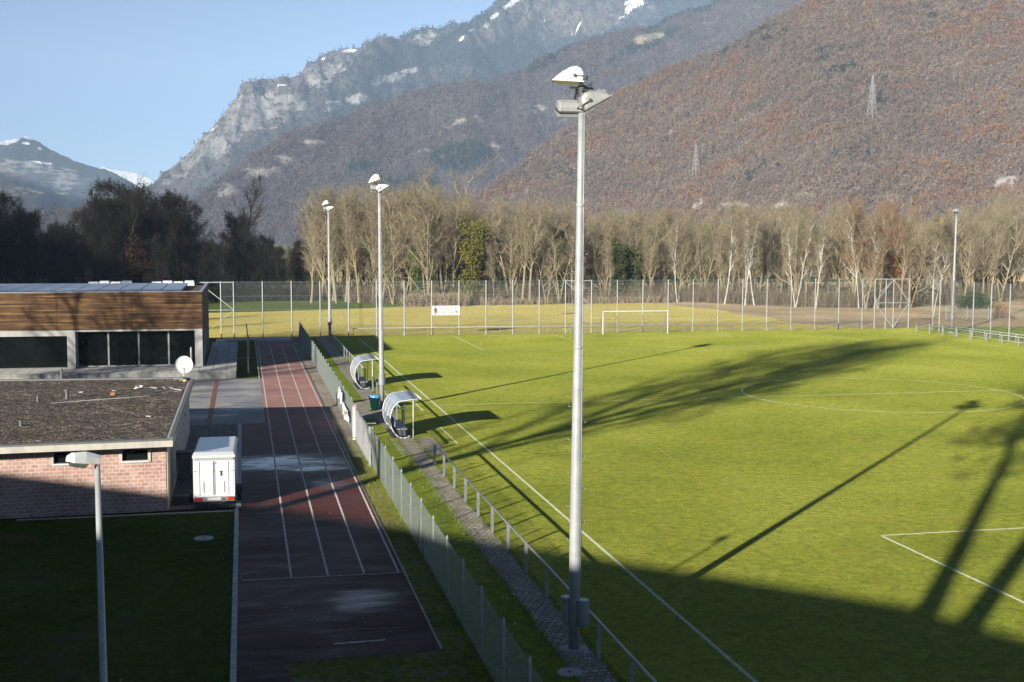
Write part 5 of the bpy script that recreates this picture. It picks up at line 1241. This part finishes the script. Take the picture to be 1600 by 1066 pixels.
# dark trees at the far left, in the shade of the ridge
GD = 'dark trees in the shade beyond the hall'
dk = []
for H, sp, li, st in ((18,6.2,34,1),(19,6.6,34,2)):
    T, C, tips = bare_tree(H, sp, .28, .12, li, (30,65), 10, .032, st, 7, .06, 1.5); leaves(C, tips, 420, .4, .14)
    dk.append((plant('dark_tree', '', 'tree', GD, T, C, 'bark_dark', 'twig_shaded'), H))
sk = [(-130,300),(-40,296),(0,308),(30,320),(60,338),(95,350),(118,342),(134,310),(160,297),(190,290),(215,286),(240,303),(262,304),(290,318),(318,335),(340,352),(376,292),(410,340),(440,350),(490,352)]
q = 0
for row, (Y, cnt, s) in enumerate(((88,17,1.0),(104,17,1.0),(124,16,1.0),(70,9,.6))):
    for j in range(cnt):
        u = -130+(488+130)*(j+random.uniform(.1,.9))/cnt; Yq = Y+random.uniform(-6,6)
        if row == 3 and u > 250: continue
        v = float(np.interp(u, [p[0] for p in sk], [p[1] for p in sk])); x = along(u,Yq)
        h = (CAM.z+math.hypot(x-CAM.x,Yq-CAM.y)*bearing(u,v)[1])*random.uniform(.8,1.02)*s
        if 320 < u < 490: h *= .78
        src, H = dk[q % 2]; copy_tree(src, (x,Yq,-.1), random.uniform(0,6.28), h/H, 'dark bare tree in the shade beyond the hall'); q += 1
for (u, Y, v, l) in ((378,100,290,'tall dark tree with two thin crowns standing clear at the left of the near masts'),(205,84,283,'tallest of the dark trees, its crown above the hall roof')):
    x = along(u,Y); h = CAM.z+math.hypot(x-CAM.x,Y-CAM.y)*bearing(u,v)[1]; use(2 if u > 300 else 4, (x,Y,0), .4, h/specs[2 if u > 300 else 4][0], l, 'twig_shaded', 'bark_dark', GD, 'dark_tree')
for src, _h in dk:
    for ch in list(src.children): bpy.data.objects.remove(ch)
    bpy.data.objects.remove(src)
leafy(213,78,372,3.6,'leaf_shaded','dim russet larch standing low in front of the dark trees','larch_tree', 2600, .24, shape='cone', bark='bark_dark')
# undergrowth, reeds and distant wood
def scrub(name, spots, n, h, s, m):
    mb = MB()
    for k in range(n):
        (x0,y0),(x1,y1),w = random.choice(spots); t = random.random(); x = x0+(x1-x0)*t+random.gauss(0,w*.3); y = y0+(y1-y0)*t+random.gauss(0,w*.4)
        hh = h*random.uniform(.4,1.15); b = Vector((x,y,-.05)); d = Vector((random.gauss(0,.28), random.gauss(0,.28), 1)).normalized()
        ribbon(mb, b, b+d*hh, s, s*.3)
        for q in range(3): p = b+d*hh*random.uniform(.3,1); ribbon(mb, p, p+(rv()+Vector((0,0,.6))).normalized()*hh*.4, s*.7, s*.2)
    return struct(mb.build(name, m), 'stuff')
def pu(u, Y): return (along(u,Y), Y)
scrub('undergrowth', [(pu(560,72),pu(760,66),3),(pu(740,64),pu(1060,67),3),(pu(1060,68),pu(1290,46),3.5),(pu(1290,47),pu(1420,44),3),(pu(1420,48),pu(1600,66),6),(pu(480,82),pu(700,76),4),(pu(700,76),pu(1300,62),6)], 9000, 2.6, .035, 'leaf_brown')
scrub('reed_bed', [(pu(632,58.5),pu(728,58.8),1.2)], 1500, 1.9, .035, 'reed')
scrub('reed_bed', [(pu(728,60.5),pu(860,61.5),1.6),(pu(900,62),pu(1050,64),1.6)], 900, 1.2, .035, 'reed')
scrub('undergrowth', [(pu(330,78),pu(520,82),4),(pu(-20,92),pu(330,84),5)], 2500, 2.4, .05, 'twig_shaded')
# small litter on the pitch and the track, tufts along fence and path
def litter(name, n, box, s, m, z=.012):
    mb = MB()
    for k in range(n):
        p = Vector((random.uniform(box[0],box[1]), random.uniform(box[2],box[3]), z)); a = random.uniform(0,6.28); q = s*random.uniform(.4,1.2)
        x = Vector((math.cos(a), math.sin(a), random.uniform(-.2,.35)))*q; y = Vector((-math.sin(a), math.cos(a), random.uniform(0,.3)))*q*.6; mb.add([p-x, p+y, p+x, p-y], [(0,1,2,3)])
    return struct(mb.build(name, m), 'stuff')
litter('fallen_leaves', 420, (0,58,-104,-35), .055, 'leaf_rust', .03)
litter('fallen_leaves', 260, (-12,-6.9,-104,-62), .03, 'reed', .02)
litter('fallen_leaves', 200, (-40,-12.2,-112,-82), .05, 'reed', .03)
litter('fallen_leaves', 160, (-6.9,-3.2,-112,-70), .05, 'white_paint', .03)
mb = MB()
for k in range(9000):
    u = random.random(); y = -66-46*random.random()**1.2
    x = random.gauss(-6.08,.07) if u < .35 else (random.gauss(-4.1,.10) if u < .65 else (random.gauss(-3.14,.07) if u < .8 else random.uniform(-6.85,-6.1)))
    b = Vector((x,y,0)); ribbon(mb, b, b+Vector((random.gauss(0,.5), random.gauss(0,.5), 1)).normalized()*random.uniform(.05,.17), .008, .002)
struct(mb.build('grass_tufts', 'verge'), 'stuff')
# the wood carries on behind as one mass
mb = MB()
for k in range(5200):
    u = random.uniform(480,1750); Y = random.uniform(130,330); x = along(u,Y); zt = max(6, (CAM.z+math.hypot(x-CAM.x,Y-CAM.y)*bearing(u,float(topv(u))+14)[1]))*random.uniform(.6,1)
    b = Vector((x,Y,zt*random.uniform(.1,.7))); e = Vector((x+random.gauss(0,2),Y+random.gauss(0,2),zt)); ribbon(mb, b, e, .16, .05)
    for q in range(9): p = b.lerp(e, random.uniform(.3,1)); ribbon(mb, p, p+(rv()+Vector((0,0,.5))).normalized()*random.uniform(1,3.2), .07, .03)
struct(mb.build('distant_wood', 'twig_back'), 'stuff')

# ------------------------------------------------------------------ beyond the frame, seen only by the shade it throws
sb = thing('school_block', 'tall school block standing out of view to the left of the viewer', 'building', (0,0,0))
pl = [(-23.6,-130.6),(-46.5,-108.8),(-75,-132),(-48,-165),(-19,-152),(-18.5,-142)]
MB().extrude(pl, lambda q, z: (q[0],q[1],z), -.05, 11.2).build('wall', 'cream', sb)
MB().extrude(pl, lambda q, z: (q[0],q[1],z), 11.204, 11.5).build('roof', 'grey_edge', sb)
def near_lamp(p):
    return abs((p.x+3.6)*math.cos(SUN_AZ)-(p.y+99.6)*math.sin(SUN_AZ)) < 2.3
def shade_tree(x, y, H, tr_, z0, w, n, label, lean=(0,0), s=.3, stems=((0,0,0,0),)):
    T = MB(); pts = []
    for (ox, oy, lx, ly) in stems:
        tp = grow_path(Vector((ox,oy,-.3)), Vector((lx,ly,1)), H, 8, .0, .025); T.tube(tp, [tr_*(1-.8*k/8) for k in range(9)], 10)
        for k in range(34):
            t = z0+(1-z0)*random.random(); p, d = at_path(tp, t*.985); a = random.uniform(0,6.28); ww = w*math.sin(PI*min(1,.2+.8*(t-z0)/(1-z0)))*random.uniform(.4,1)+.4
            if near_lamp(Vector((x,y,0))+p+Vector((math.cos(a)*ww, math.sin(a)*ww, .15*ww))): continue
            q = p+Vector((math.cos(a)*ww, math.sin(a)*ww, random.uniform(0,.3)*ww)); T.tube([p, p.lerp(q,.5)+Vector((0,0,.15)), q], [.09,.06,.02], 4, False); pts += [q, p.lerp(q,.75), q]
    C = leaves(MB(), pts, n, .75, s, .6)
    return plant('pine_tree', label, 'tree', 'trees out of view to the left', T, C, 'bark_dark', 'leaf_green', (x,y,0))
random.seed(SEED)
T, C, tips = bare_tree(30, 13.5, .46, .36, 46, (32,66), 7, .045, 1, 6, .13, 2.2); leaves(C, tips, 900, .4, .16)
plant('lawn_tree', 'tall tree out of view at the left edge of the lawn', 'tree', 'trees out of view to the left', T, C, 'bark_dark', 'leaf_shaded', (-34.3,-107.3,0))
shade_tree(-18.4,-127.6,29,.5,.60,5.4,1900,'twin-stemmed pine out of view beside the school block', stems=((0,0,0,0),(2.3,.2,-.345,0)))
for i, (x, y, h, q) in enumerate([(-41,-56,15,0),(-46,-60,17,3),(-38,-63,13,5),(-52,-50,18,4),(-44,-14,13,6),(-44,-40,15,7),(-50,-4,15,1),(-50,-72,15,2)]):
    use(q, (x,y,0), i*1.3, h/specs[q][0], 'bare tree out of view beyond the left end of the brick building', None, None, 'bare trees out of view to the left')
# pylons on the slope
from mathutils.bvhtree import BVHTree
bv = BVHTree.FromPolygons([tuple(p) for p in m1['P']], [tuple(f) for f in m1['F']])
def pylon(u, v, H, label):
    d = Fv*FPX+Rv*(u-800)-Uv*(v-533); hit = bv.ray_cast(CAM, d.normalized())[0]
    if hit is None: return
    t = thing('pylon', label, 'pylon', hit-Vector((0,0,1)), .5, 'lattice pylons on the wooded slope')
    mb = MB(); w = H*.085
    def c(k, z): f = (1-z/H)*.9+.1; return Vector((w*f*(1,-1,-1,1)[k], w*f*(1,1,-1,-1)[k], z))
    lv = [H*q/8 for q in range(9)]
    for k in range(4): mb.bar(c(k,0), c(k,H), .32)
    for a, b in zip(lv[:-1], lv[1:]):
        for k in range(4): mb.bar(c(k,a), c((k+1) % 4,b), .16); mb.bar(c((k+1) % 4,a), c(k,b), .16)
    mb.build('lattice_tower', 'pylon', t)
    for z in (H*.72,H*.84,H*.95): MB().bar((-H*.09,0,z),(H*.09,0,z),.3).build('crossarm', 'pylon', t)
pylon(1362, 190, 42, 'lattice pylon standing high on the right-hand slope')
pylon(1087, 280, 36, 'thin lattice pylon low on the slope, left of the other')
